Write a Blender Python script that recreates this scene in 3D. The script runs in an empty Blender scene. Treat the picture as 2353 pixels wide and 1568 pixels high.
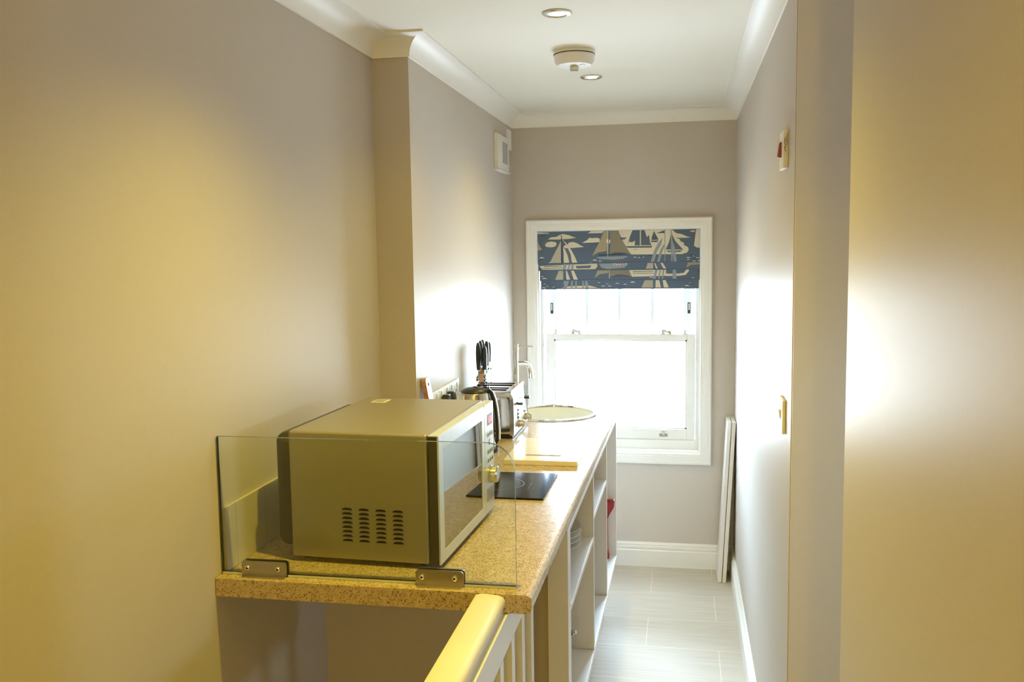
import bpy, bmesh, math, random
from mathutils import Vector, Matrix
random.seed(7)
SC = bpy.context.scene
COL = SC.collection
PI = math.pi

# ------------------------------------------------------------------ camera
cam_data = bpy.data.cameras.new('camera')
cam_data.sensor_width = 36.0
cam_data.lens = 2098.565 / 2353 * 36.0
cam_data.clip_start = 0.05
cam = bpy.data.objects.new('camera', cam_data)
COL.objects.link(cam)
cam.matrix_world = (Matrix.Translation((0, 0, 1.6)) @ Matrix.Rotation(0.18499391, 4, 'Z')
                    @ Matrix.Rotation(-0.09919155 + PI / 2, 4, 'X') @ Matrix.Rotation(-0.01486252, 4, 'Z'))
SC.camera = cam

# ------------------------------------------------------------------ sky, exposure, portal
SC.view_settings.view_transform = 'Standard'
SC.view_settings.look = 'None'
SC.view_settings.gamma = 1.0
SC.view_settings.use_curve_mapping = False
SC.view_settings.exposure = 0.6
W = bpy.data.worlds.new('overcast_sky')
SC.world = W
W.use_nodes = True
bg = W.node_tree.nodes['Background']
bg.inputs['Color'].default_value = (0.63, 0.82, 1.0, 1)
bg.inputs['Strength'].default_value = 63.0
_nt = W.node_tree                       # overcast sky above, duller ground below the horizon
_tc = _nt.nodes.new('ShaderNodeTexCoord'); _sp = _nt.nodes.new('ShaderNodeSeparateXYZ')
_nt.links.new(_tc.outputs['Generated'], _sp.inputs[0])
_cr = _nt.nodes.new('ShaderNodeValToRGB')
_mr = _nt.nodes.new('ShaderNodeMapRange'); _mr.inputs['From Min'].default_value = -0.5; _mr.inputs['From Max'].default_value = 0.5
_nt.links.new(_sp.outputs['Z'], _mr.inputs['Value']); _nt.links.new(_mr.outputs[0], _cr.inputs['Fac'])
_cr.color_ramp.elements[0].position = 0.46; _cr.color_ramp.elements[0].color = (0.38, 0.45, 0.52, 1)
_cr.color_ramp.elements[1].position = 0.52; _cr.color_ramp.elements[1].color = (0.58, 0.79, 1.0, 1)
_nt.links.new(_cr.outputs['Color'], bg.inputs['Color'])
pl = bpy.data.lights.new('window_portal', 'AREA')
pl.shape = 'RECTANGLE'; pl.size = 0.86; pl.size_y = 1.16
pl.cycles.is_portal = True
po = bpy.data.objects.new('window_portal', pl)
po.location = (-0.31, 4.76, 1.13)
po.rotation_euler = (-PI / 2, 0, 0)
COL.objects.link(po)
p2 = bpy.data.lights.new('lobby_portal', 'AREA'); p2.shape = 'RECTANGLE'; p2.size = 0.18; p2.size_y = 0.18; p2.cycles.is_portal = True
q2 = bpy.data.objects.new('lobby_portal', p2); q2.location = (1.71, 1.78, 1.35); q2.rotation_euler = (0, PI / 2, 0)
COL.objects.link(q2)
p3 = bpy.data.lights.new('lobby_portal', 'AREA'); p3.shape = 'RECTANGLE'; p3.size = 0.14; p3.size_y = 0.32; p3.cycles.is_portal = True
q3 = bpy.data.objects.new('lobby_portal', p3); q3.location = (0.62, 0.19, 1.40); q3.rotation_euler = (PI / 2, 0, 0)
COL.objects.link(q3)
SC.cycles.use_denoising = True
SC.cycles.max_bounces = 14
SC.cycles.diffuse_bounces = 8
SC.cycles.transparent_max_bounces = 16
SC.cycles.sample_clamp_indirect = 6.0
LAMP = (1.0, 0.78, 0.05)      # tungsten against daylight white balance
LAMP_W = 15.0
LANDING_W = {1.64: 39.0, 0.65: 10.0, -0.34: 8.0, -1.33: 8.0}
REAR = (1.0, 0.72, 0.05)      # warm fill from an added lamp, unseen behind the viewer
REAR_W = 26.0

# ------------------------------------------------------------------ materials
def mat(name, col, rough=0.5, metal=0.0, spec=0.5, noise=0.0, nscale=40.0, emit=None, estr=0.0, coat=0.0):
    m = bpy.data.materials.new(name); m.use_nodes = True
    nt = m.node_tree; b = nt.nodes['Principled BSDF']
    b.inputs['Roughness'].default_value = rough
    b.inputs['Metallic'].default_value = metal
    b.inputs['Specular IOR Level'].default_value = spec
    b.inputs['Coat Weight'].default_value = coat
    b.inputs['Coat Roughness'].default_value = 0.08
    tc = nt.nodes.new('ShaderNodeTexCoord')
    n = nt.nodes.new('ShaderNodeTexNoise'); n.inputs['Scale'].default_value = nscale
    n.inputs['Detail'].default_value = 3
    nt.links.new(tc.outputs['Object'], n.inputs['Vector'])
    mx = nt.nodes.new('ShaderNodeMixRGB'); mx.blend_type = 'MULTIPLY'
    mx.inputs['Fac'].default_value = noise
    mx.inputs['Color1'].default_value = (*col, 1)
    nt.links.new(n.outputs['Fac'], mx.inputs['Color2'])
    nt.links.new(mx.outputs['Color'], b.inputs['Base Color'])
    if emit:
        b.inputs['Emission Color'].default_value = (*emit, 1)
        b.inputs['Emission Strength'].default_value = estr
    return m

def glass_mat(name, tint=(1, 1, 1), ior=1.5, k=1.0):
    m = bpy.data.materials.new(name); m.use_nodes = True
    nt = m.node_tree
    for n in list(nt.nodes):
        if n.type != 'OUTPUT_MATERIAL': nt.nodes.remove(n)
    out = [n for n in nt.nodes if n.type == 'OUTPUT_MATERIAL'][0]
    t = nt.nodes.new('ShaderNodeBsdfTransparent'); t.inputs['Color'].default_value = (*tint, 1)
    g = nt.nodes.new('ShaderNodeBsdfGlossy'); g.inputs['Roughness'].default_value = 0.01
    f = nt.nodes.new('ShaderNodeFresnel'); f.inputs['IOR'].default_value = ior
    mu = nt.nodes.new('ShaderNodeMath'); mu.operation = 'MULTIPLY'; mu.inputs[1].default_value = k
    s = nt.nodes.new('ShaderNodeMixShader')
    nt.links.new(f.outputs['Fac'], mu.inputs[0]); nt.links.new(mu.outputs[0], s.inputs['Fac'])
    nt.links.new(t.outputs[0], s.inputs[1]); nt.links.new(g.outputs[0], s.inputs[2])
    nt.links.new(s.outputs[0], out.inputs['Surface'])
    return m

def stone_mat():
    m = mat('speckled_stone', (0.62, 0.50, 0.35), 0.2, spec=0.6)
    nt = m.node_tree; b = nt.nodes['Principled BSDF']
    tc = nt.nodes.new('ShaderNodeTexCoord')
    prev = None
    base = nt.nodes.new('ShaderNodeTexNoise'); base.inputs['Scale'].default_value = 90
    nt.links.new(tc.outputs['Object'], base.inputs['Vector'])
    cr = nt.nodes.new('ShaderNodeValToRGB')
    cr.color_ramp.elements[0].position = 0.3; cr.color_ramp.elements[0].color = (0.47, 0.34, 0.19, 1)
    cr.color_ramp.elements[1].position = 0.7; cr.color_ramp.elements[1].color = (0.61, 0.48, 0.31, 1)
    nt.links.new(base.outputs['Fac'], cr.inputs['Fac'])
    prev = cr.outputs['Color']
    for sc, thr, pick, c in ((270, 0.36, 0.62, (0.10, 0.055, 0.03)), (430, 0.36, 0.60, (0.27, 0.17, 0.09)), (330, 0.30, 0.70, (0.68, 0.56, 0.39))):
        v = nt.nodes.new('ShaderNodeTexVoronoi'); v.inputs['Scale'].default_value = sc
        nt.links.new(tc.outputs['Object'], v.inputs['Vector'])
        a = nt.nodes.new('ShaderNodeMath'); a.operation = 'LESS_THAN'; a.inputs[1].default_value = thr
        nt.links.new(v.outputs['Distance'], a.inputs[0])
        sep = nt.nodes.new('ShaderNodeSeparateColor'); nt.links.new(v.outputs['Color'], sep.inputs[0])
        p = nt.nodes.new('ShaderNodeMath'); p.operation = 'GREATER_THAN'; p.inputs[1].default_value = pick
        nt.links.new(sep.outputs[0], p.inputs[0])
        q = nt.nodes.new('ShaderNodeMath'); q.operation = 'MULTIPLY'
        nt.links.new(a.outputs[0], q.inputs[0]); nt.links.new(p.outputs[0], q.inputs[1])
        mx = nt.nodes.new('ShaderNodeMixRGB'); nt.links.new(q.outputs[0], mx.inputs['Fac'])
        nt.links.new(prev, mx.inputs['Color1']); mx.inputs['Color2'].default_value = (*c, 1)
        prev = mx.outputs['Color']
    nt.links.new(prev, b.inputs['Base Color'])
    return m

def floor_mat():
    m = mat('wood_look_tile', (0.5, 0.45, 0.38), 0.55, spec=0.15)
    nt = m.node_tree; b = nt.nodes['Principled BSDF']
    geo = nt.nodes.new('ShaderNodeNewGeometry')
    mp = nt.nodes.new('ShaderNodeMapping'); mp.inputs['Location'].default_value = (0.1395, -3.295, 0)
    nt.links.new(geo.outputs['Position'], mp.inputs['Vector'])
    mp2 = nt.nodes.new('ShaderNodeMapping'); mp2.inputs['Scale'].default_value = (2.6, 110, 1)
    nt.links.new(geo.outputs['Position'], mp2.inputs['Vector'])
    n = nt.nodes.new('ShaderNodeTexNoise'); n.inputs['Scale'].default_value = 1.6; n.inputs['Detail'].default_value = 6
    nt.links.new(mp2.outputs[0], n.inputs['Vector'])
    cr = nt.nodes.new('ShaderNodeValToRGB')
    cr.color_ramp.elements[0].position = 0.3; cr.color_ramp.elements[0].color = (0.44, 0.395, 0.335, 1)
    cr.color_ramp.elements[1].position = 0.72; cr.color_ramp.elements[1].color = (0.58, 0.525, 0.455, 1)
    nt.links.new(n.outputs['Fac'], cr.inputs['Fac'])
    br = nt.nodes.new('ShaderNodeTexBrick')
    br.inputs['Scale'].default_value = 1.0; br.inputs['Brick Width'].default_value = 0.575
    br.inputs['Row Height'].default_value = 0.2875; br.inputs['Mortar Size'].default_value = 0.0018
    br.inputs['Mortar Smooth'].default_value = 0.0; br.inputs['Bias'].default_value = 0.0
    nt.links.new(mp.outputs[0], br.inputs['Vector'])
    nt.links.new(cr.outputs[0], br.inputs['Color1']); nt.links.new(cr.outputs[0], br.inputs['Color2'])
    br.inputs['Mortar'].default_value = (0.66, 0.58, 0.46, 1)
    nt.links.new(br.outputs['Color'], b.inputs['Base Color'])
    return m

def tile_mat():
    m = mat('cream_wall_tile', (0.62, 0.57, 0.48), 0.15)
    nt = m.node_tree; b = nt.nodes['Principled BSDF']
    geo = nt.nodes.new('ShaderNodeNewGeometry')
    sp = nt.nodes.new('ShaderNodeSeparateXYZ'); nt.links.new(geo.outputs['Position'], sp.inputs[0])
    ad = nt.nodes.new('ShaderNodeMath'); ad.operation = 'ADD'; nt.links.new(sp.outputs['X'], ad.inputs[0]); nt.links.new(sp.outputs['Y'], ad.inputs[1])
    mo = nt.nodes.new('ShaderNodeMath'); mo.operation = 'PINGPONG'; mo.inputs[1].default_value = 0.07
    nt.links.new(ad.outputs[0], mo.inputs[0])
    lt = nt.nodes.new('ShaderNodeMath'); lt.operation = 'LESS_THAN'; lt.inputs[1].default_value = 0.001
    nt.links.new(mo.outputs[0], lt.inputs[0])
    mx = nt.nodes.new('ShaderNodeMixRGB'); nt.links.new(lt.outputs[0], mx.inputs['Fac'])
    mx.inputs['Color1'].default_value = (0.62, 0.57, 0.48, 1); mx.inputs['Color2'].default_value = (0.45, 0.40, 0.33, 1)
    nt.links.new(mx.outputs[0], b.inputs['Base Color'])
    return m

def wood_mat(name, c1, c2, scale=(3, 40, 40), rough=0.28):
    m = mat(name, c1, rough, spec=0.6)
    nt = m.node_tree; b = nt.nodes['Principled BSDF']
    tc = nt.nodes.new('ShaderNodeTexCoord')
    mp = nt.nodes.new('ShaderNodeMapping'); mp.inputs['Scale'].default_value = scale
    nt.links.new(tc.outputs['Object'], mp.inputs['Vector'])
    n = nt.nodes.new('ShaderNodeTexNoise'); n.inputs['Scale'].default_value = 2.0; n.inputs['Detail'].default_value = 5
    nt.links.new(mp.outputs[0], n.inputs['Vector'])
    cr = nt.nodes.new('ShaderNodeValToRGB')
    cr.color_ramp.elements[0].position = 0.3; cr.color_ramp.elements[0].color = (*c1, 1)
    cr.color_ramp.elements[1].position = 0.7; cr.color_ramp.elements[1].color = (*c2, 1)
    nt.links.new(n.outputs['Fac'], cr.inputs['Fac']); nt.links.new(cr.outputs[0], b.inputs['Base Color'])
    return m

M = dict(
    wall=mat('taupe_wall_paint', (0.56, 0.50, 0.44), 0.43, spec=0.02, noise=0.05, nscale=120),
    lining=mat('brightened_jamb_paint', (0.64, 0.58, 0.51), 0.6, spec=0.2, noise=0.04),  # wall colour lightened to stand in for daylight on the jamb
    ceiling=mat('white_ceiling_paint', (0.84, 0.82, 0.75), 0.7, spec=0.1, noise=0.02),
    cornice=mat('white_cornice_plaster', (0.84, 0.82, 0.78), 0.55, noise=0.02),
    tile=tile_mat(),
    gloss=mat('white_gloss_paint', (0.84, 0.84, 0.83), 0.28, noise=0.02),
    cab=mat('white_cabinet_board', (0.82, 0.80, 0.78), 0.35, noise=0.02),
    floor=floor_mat(), stone=stone_mat(),
    steel=mat('brushed_steel', (0.62, 0.60, 0.56), 0.22, metal=1.0, noise=0.08, nscale=200),
    bracket=mat('satin_steel', (0.50, 0.46, 0.40), 0.35, metal=1.0, noise=0.08, nscale=200),
    chrome=mat('chrome', (0.82, 0.82, 0.82), 0.06, metal=1.0),
    silver=mat('silver_painted_steel', (0.42, 0.38, 0.29), 0.33, metal=0.6, noise=0.05, nscale=300),
    silverdoor=mat('silver_door_plastic', (0.66, 0.70, 0.75), 0.3, metal=0.45),
    dark=mat('dark_grey_metal', (0.055, 0.045, 0.03), 0.45, metal=0.3),
    black=mat('black_plastic', (0.015, 0.015, 0.016), 0.35),
    hole=mat('black_vent_opening', (0.008, 0.005, 0.004), 0.9, spec=0.0),
    mirror=mat('dark_mirror_glass', (0.30, 0.31, 0.33), 0.015, metal=1.0),
    hob=mat('black_ceramic_glass', (0.005, 0.006, 0.008), 0.10, spec=0.22),
    mark=mat('grey_print', (0.085, 0.09, 0.095), 0.4),
    white=mat('white_plastic', (0.82, 0.82, 0.80), 0.3, noise=0.02),
    cream=mat('ivory_plastic', (0.80, 0.76, 0.66), 0.35, noise=0.02),
    red=mat('red_plastic', (0.30, 0.007, 0.007), 0.35),
    maroon=mat('maroon_plastic', (0.22, 0.008, 0.02), 0.3),
    led=mat('red_display_digits', (0.3, 0.02, 0.03), 0.4, emit=(1.0, 0.10, 0.12), estr=3.0),
    disp=mat('grey_display_window', (0.25, 0.20, 0.24), 0.15),
    wood_dark=wood_mat('reddish_brown_wood', (0.20, 0.07, 0.025), (0.30, 0.11, 0.04)),
    wood_mid=wood_mat('warm_brown_wood', (0.36, 0.17, 0.08), (0.50, 0.27, 0.14)),
    wood_pale=wood_mat('pale_board_wood', (0.82, 0.73, 0.56), (0.89, 0.81, 0.66), rough=0.16),
    slot=mat('dark_tan_groove', (0.34, 0.22, 0.10), 0.9, spec=0.1),
    rail=mat('cream_gloss_handrail_paint', (0.84, 0.80, 0.66), 0.3, noise=0.02),
    plate=mat('white_china', (0.80, 0.80, 0.78), 0.15),
    porcelain=mat('pale_sink_bowl', (0.82, 0.84, 0.80), 0.2),
    navy=mat('navy_fabric', (0.115, 0.15, 0.19), 0.9, noise=0.3, nscale=900),
    f_cream=mat('cream_print', (0.62, 0.56, 0.43), 0.9),
    f_tan=mat('tan_print', (0.33, 0.28, 0.19), 0.9),
    f_grey=mat('grey_blue_print', (0.26, 0.29, 0.32), 0.9),
    f_white=mat('white_print', (0.72, 0.74, 0.76), 0.9),
    f_dark=mat('dark_print', (0.035, 0.05, 0.075), 0.9),
    f_red=mat('red_print', (0.35, 0.03, 0.04), 0.9),
    glass=glass_mat('clear_glass', (0.955, 0.975, 0.93)),
    pane=glass_mat('window_pane_glass', (0.98, 0.99, 0.99), k=0.8),
    glass_edge=mat('green_glass_edge', (0.035, 0.07, 0.045), 0.1, spec=0.8),
    green_glass=glass_mat('green_tinted_glass', (0.62, 0.86, 0.76)),
    glow=mat('lit_lamp_lens', (1, 0.9, 0.7), 0.4, emit=(1.0, 0.80, 0.45), estr=9.0),
    edge_glint=mat('glass_edge_highlight', (0.55, 0.58, 0.56), 0.15),  # pale tone imitating the glint along the lower glass edge
    nickel=mat('satin_nickel', (0.60, 0.58, 0.54), 0.25, metal=1.0),
)

nt = M['navy'].node_tree               # thin cloth lets a little daylight through
_b = nt.nodes['Principled BSDF']; _o = nt.nodes['Material Output']
_t = nt.nodes.new('ShaderNodeBsdfTranslucent'); _t.inputs['Color'].default_value = (0.10, 0.22, 0.42, 1)
_m = nt.nodes.new('ShaderNodeMixShader'); _m.inputs['Fac'].default_value = 0.07
nt.links.new(_b.outputs[0], _m.inputs[1]); nt.links.new(_t.outputs[0], _m.inputs[2]); nt.links.new(_m.outputs[0], _o.inputs['Surface'])

# ------------------------------------------------------------------ mesh helpers
class B:
    def __init__(self): self.bm = bmesh.new()
    def add(self, t, mi=0, X=None):
        for f in t.faces: f.material_index = mi
        if X is not None: bmesh.ops.transform(t, matrix=X, verts=t.verts)
        me = bpy.data.meshes.new('tmp'); t.to_mesh(me); t.free()
        self.bm.from_mesh(me); bpy.data.meshes.remove(me)
        return self
    def box(self, x0, x1, y0, y1, z0, z1, bev=0.0, mi=0, X=None, seg=2):
        t = bmesh.new()
        bmesh.ops.create_cube(t, size=1.0)
        for v in t.verts:
            v.co = Vector(((x0 + x1) / 2 + v.co.x * (x1 - x0), (y0 + y1) / 2 + v.co.y * (y1 - y0), (z0 + z1) / 2 + v.co.z * (z1 - z0)))
        if bev > 0: bmesh.ops.bevel(t, geom=t.edges[:], offset=bev, segments=seg, affect='EDGES', profile=0.5)
        return self.add(t, mi, X)
    def prism(self, pts, a0, a1, axis='z', bev=0.0, mi=0, X=None, seg=2, bevsel=None):
        # pts: outline in the two other axes: z -> (x,y), y -> (x,z), x -> (y,z)
        def P(p, a):
            return {'z': (p[0], p[1], a), 'y': (p[0], a, p[1]), 'x': (a, p[0], p[1])}[axis]
        t = bmesh.new()
        lo = [t.verts.new(P(p, a0)) for p in pts]; hi = [t.verts.new(P(p, a1)) for p in pts]
        t.faces.new(lo); t.faces.new(hi)
        n = len(pts)
        for i in range(n): t.faces.new((lo[i], lo[(i + 1) % n], hi[(i + 1) % n], hi[i]))
        bmesh.ops.recalc_face_normals(t, faces=t.faces[:])
        if bev > 0:
            es = [e for e in t.edges if bevsel is None or bevsel(e)]
            bmesh.ops.bevel(t, geom=es, offset=bev, segments=seg, affect='EDGES', profile=0.5)
        return self.add(t, mi, X)
    def lathe(self, prof, c=(0, 0, 0), n=40, mi=0, X=None, sx=1.0, sy=1.0):
        t = bmesh.new(); rings = []
        for r, z in prof:
            if r < 1e-6: rings.append([t.verts.new((c[0], c[1], c[2] + z))])
            else: rings.append([t.verts.new((c[0] + sx * r * math.cos(2 * PI * i / n), c[1] + sy * r * math.sin(2 * PI * i / n), c[2] + z)) for i in range(n)])
        for a, b in zip(rings, rings[1:]):
            for i in range(n):
                j = (i + 1) % n
                if len(a) == 1 and len(b) == 1: continue
                if len(a) == 1: t.faces.new((a[0], b[i], b[j]))
                elif len(b) == 1: t.faces.new((a[i], b[0], a[j]))
                else: t.faces.new((a[i], b[i], b[j], a[j]))
        bmesh.ops.recalc_face_normals(t, faces=t.faces[:])
        return self.add(t, mi, X)
    def cyl(self, p0, p1, r, r1=None, n=24, mi=0):
        p0, p1 = Vector(p0), Vector(p1); d = p1 - p0
        X = Matrix.Translation(p0) @ d.to_track_quat('Z', 'Y').to_matrix().to_4x4()
        r1 = r if r1 is None else r1
        return self.lathe([(0, 0), (r, 0), (r1, d.length), (0, d.length)], n=n, mi=mi, X=X)
    def ball(self, c, r, mi=0, s=(1, 1, 1), n=20):
        k = 10
        prof = [(r * math.sin(PI * i / k), -r * math.cos(PI * i / k)) for i in range(k + 1)]
        prof[0] = (0, -r); prof[-1] = (0, r)
        return self.lathe(prof, n=n, mi=mi, X=Matrix.Translation(c) @ Matrix.Diagonal((*s, 1)))
    def tube(self, pts, r, n=14, mi=0, flat=None):
        pts = [Vector(p) for p in pts]; rs = r if isinstance(r, (list, tuple)) else [r] * len(pts)
        t = bmesh.new(); rings = []; up = None
        for i, p in enumerate(pts):
            d = (pts[min(i + 1, len(pts) - 1)] - pts[max(i - 1, 0)]).normalized()
            if up is None:
                up = Vector((0, 0, 1)) if abs(d.z) < 0.9 else Vector((1, 0, 0))
            s = d.cross(up).normalized(); up = s.cross(d).normalized()
            f = flat or (1, 1)
            rings.append([t.verts.new(p + (s * math.cos(2 * PI * k / n) * f[0] + up * math.sin(2 * PI * k / n) * f[1]) * rs[i]) for k in range(n)])
        for a, b in zip(rings, rings[1:]):
            for k in range(n): t.faces.new((a[k], b[k], b[(k + 1) % n], a[(k + 1) % n]))
        t.faces.new(rings[0]); t.faces.new(rings[-1])
        bmesh.ops.recalc_face_normals(t, faces=t.faces[:])
        return self.add(t, mi)
    def sweep(self, path, prof, fn, closed=False, mi=0):
        # path: 2D points; prof: (offset to the left of travel, height); fn(u, v, h) -> xyz
        n = len(path); t = bmesh.new(); rows = []
        for i, p in enumerate(path):
            p = Vector(p)
            a = path[(i - 1) % n] if (closed or i > 0) else None
            b = path[(i + 1) % n] if (closed or i < n - 1) else None
            nd = []
            if a is not None: e = (p - Vector(a)).normalized(); nd.append(Vector((-e.y, e.x)))
            if b is not None: e = (Vector(b) - p).normalized(); nd.append(Vector((-e.y, e.x)))
            if len(nd) == 1: m = nd[0]
            else: m = (nd[0] + nd[1]); m = m / (1 + nd[0].dot(nd[1]))
            rows.append([t.verts.new(fn(p.x + m.x * d, p.y + m.y * d, h)) for d, h in prof])
        k = len(prof)
        rng = range(n) if closed else range(n - 1)
        for i in rng:
            A, Bq = rows[i], rows[(i + 1) % n]
            for j in range(k): t.faces.new((A[j], Bq[j], Bq[(j + 1) % k], A[(j + 1) % k]))
        if not closed: t.faces.new(rows[0]); t.faces.new(rows[-1])
        bmesh.ops.recalc_face_normals(t, faces=t.faces[:])
        return self.add(t, mi)

WM = {}
def obj(name, b, mats, parent=None, local=False, angle=35, origin=None):
    """One mesh object; world coordinates are brought into the frame of its thing."""
    me = bpy.data.meshes.new(name); b.bm.to_mesh(me); b.bm.free()
    for m in (mats if isinstance(mats, (list, tuple)) else [mats]): me.materials.append(m)
    for p in me.polygons: p.use_smooth = True
    me.set_sharp_from_angle(angle=math.radians(angle))
    o = bpy.data.objects.new(name, me); COL.objects.link(o)
    wn = o.modifiers.new('weighted_normals', 'WEIGHTED_NORMAL'); wn.keep_sharp = True
    if parent is not None:
        if not local: me.transform(WM[parent.name].inverted())
        o.parent = parent; WM[o.name] = WM[parent.name]
    else:
        if origin is None:
            xs = [v.co for v in me.vertices]
            lo = Vector((min(v.x for v in xs), min(v.y for v in xs), min(v.z for v in xs)))
            hi = Vector((max(v.x for v in xs), max(v.y for v in xs), max(v.z for v in xs)))
            origin = Vector(((lo.x + hi.x) / 2, (lo.y + hi.y) / 2, lo.z))
        me.transform(Matrix.Translation(-Vector(origin)))
        o.location = origin
        WM[o.name] = Matrix.Translation(origin)
    return o
def tag(o, label, cat, group=None, kind=None):
    o['label'] = label; o['category'] = cat
    if group: o['group'] = group
    if kind: o['kind'] = kind
    return o
def thing(name, label, cat, loc, rz=0.0, group=None):
    o = bpy.data.objects.new(name, None); COL.objects.link(o)
    o.location = loc; o.rotation_euler = (0, 0, rz); o.empty_display_size = 0.05
    WM[o.name] = Matrix.Translation(loc) @ Matrix.Rotation(rz, 4, 'Z')
    return tag(o, label, cat, group)
def struct(name, b, mats, label=None, parent=None, angle=35):
    o = obj(name, b, mats, parent, angle=angle)
    if parent is None: o['kind'] = 'structure'
    if label: o['label'] = label
    return o

# ------------------------------------------------------------------ the setting
XN, XL, XR, YB, YC = -0.957, -0.838, 0.2533, 4.537, 2.797
b = B().prism([(-1.15, -2.4), (XN, -2.4), (XN, YC), (XL, YC), (XL, 4.75), (-1.15, 4.75)], -1.5, 2.4)
struct('wall_left', b, M['wall'], 'taupe painted wall with a shallow chimney breast behind the worktop')
HX0, HX1, HZ0, HZ1 = -0.717, 0.091, 0.578, 1.697
b = B()
for q in ((XL - .2, HX0, 0, 2.4), (HX1, XR + .3, 0, 2.4), (HX0, HX1, 0, HZ0), (HX0, HX1, HZ1, 2.4)):
    b.box(q[0], q[1], YB, 4.75, q[2], q[3])
struct('wall_back', b, M['wall'], 'taupe painted end wall around the sash window')
YD0, YD1 = 1.4915, 2.212       # doorless opening in the right wall, towards a small lobby
b = B().prism([(XR, YD1), (1.7, YD1), (1.7, 4.75), (XR, 4.75)], -0.2, 2.4)
struct('wall_right', b, M['wall'], 'satin taupe wall along the right of the galley')
struct('wall_right_near', B().box(XR, XR + .10, -2.4, YD0, -0.2, 2.4), M['wall'], 'satin taupe wall right of the landing, before the opening')
struct('trim_2', B().box(XR + .002, XR + .42, YD1 - .012, YD1, 0, 2.266), M['lining'], 'flat painted jamb board of the opening in the right wall')
b = B().box(XR + .1, 1.7, 0.2, 0.3, -.2, 1.25).box(XR + .1, 1.7, 0.2, 0.3, 1.55, 2.4).box(XR + .1, .56, 0.2, 0.3, 1.25, 1.55).box(.68, 1.7, 0.2, 0.3, 1.25, 1.55)
b.box(1.6, 1.7, 0.3, 1.70, -.2, 2.4).box(1.6, 1.7, 1.86, YD1, -.2, 2.4).box(1.6, 1.7, 1.70, 1.86, -.2, 1.27).box(1.6, 1.7, 1.70, 1.86, 1.43, 2.4)  # both sky openings are added out of view to light jamb and landing
struct('wall_lobby', b, M['wall'], 'lobby walls with two small openings added unseen for daylight, beyond the right-hand opening')
struct('wall_front', B().box(-1.15, 0.36, -2.4, -2.2, -1.5, 2.4), M['wall'], 'wall behind the viewpoint')
struct('wall_stair', B().box(XN, -0.3385, 2.280, 2.302, -1.5, 0.8875), M['wall'], 'painted partition under the worktop at the stairwell')
b = B().prism([(-0.338, -2.4), (0.36, -2.4), (0.36, 0.2), (1.7, 0.2), (1.7, 4.75), (-1.1, 4.75), (-1.1, 2.30), (-0.338, 2.30)], -1.5, 0.0)
b.box(-1.1, 0.36, -2.4, 4.75, -1.6, -1.5)
struct('floor', b, M['floor'], 'grey beige wood-look floor tiles with pale joints')
struct('ceiling', B().prism([(-1.15, -2.4), (0.36, -2.4), (0.36, 0.2), (1.7, 0.2), (1.7, 4.75), (-1.15, 4.75)], 2.265, 2.42), M['ceiling'], 'white ceiling')
fxy = lambda u, v, h: (u, v, h)
prof = [(0, 2.2005), (0.006, 2.2005), (0.006, 2.207)]
for i in range(1, 9):
    a = PI / 2 * i / 9
    prof.append((0.062 - 0.056 * math.cos(a), 2.203 + 0.056 * math.sin(a)))
prof += [(0.062, 2.259), (0.069, 2.259), (0.069, 2.2655), (0, 2.2655)]
b = B().sweep([(XR, YD1), (XR, YB), (XL, YB), (XL, YC), (XN, YC), (XN, -2.2)], prof, fxy)
b.sweep([(XR, -2.2), (XR, YD0)], prof, fxy)
struct('trim_1', b, M['cornice'], 'white cove cornice under the ceiling', angle=25)
sk = [(0, 0), (.018, 0), (.018, .082), (.013, .087), (.0165, .094), (.0165, .101), (.010, .106), (.012, .112), (.006, .123), (0, .123)]
struct('baseboard_right', B().sweep([(XR, YD1), (XR, YB)], sk, fxy), M['gloss'], 'white moulded skirting along the right wall', angle=20)
struct('baseboard_back', B().sweep([(XR - .018, YB), (XL, YB)], sk, fxy), M['gloss'], 'white moulded skirting under the window', angle=20)
struct('baseboard_front', B().sweep([(XR, -2.2), (XR, YD0)], sk, fxy), M['gloss'], 'white moulded skirting on the near right wall', angle=20)

# window: casing, lining, two sliding sashes, panes, hardware
w = bpy.data.objects.new('window_1', None); COL.objects.link(w); w.location = (-0.313, YB, 0.586)
w['kind'] = 'structure'; w['label'] = 'white wooden sash window with a nautical blind'
WM['window_1'] = Matrix.Translation(w.location)
cas = [(0, 0), (0, .012), (.004, .016), (.013, .016), (.016, .020), (.030, .022), (.040, .020), (.043, .025), (.052, .025), (.057, .021), (.057, 0)]
b = B().sweep([(-0.711, 0.586), (-0.711, 1.689), (0.085, 1.689), (0.085, 0.586)], cas, lambda u, v, h: (u, YB - h, v), closed=True)
obj('casing', b, M['gloss'], w, angle=20)
b = B()
b.box(-0.717, -0.705, YB, 4.72, 0.578, 1.697).box(0.079, 0.091, YB, 4.72, 0.578, 1.697)
b.box(-0.705, 0.079, YB, 4.72, 1.683, 1.697).box(-0.705, 0.079, YB, 4.75, 0.578, 0.592)
b.box(-0.705, -0.692, 4.588, 4.600, 0.60, 1.683, .002).box(0.066, 0.079, 4.588, 4.600, 0.60, 1.683, .002)
b.box(-0.705, 0.079, 4.592, 4.66, 0.590, 0.6365, .003)
obj('frame', b, M['gloss'], w)
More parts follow.
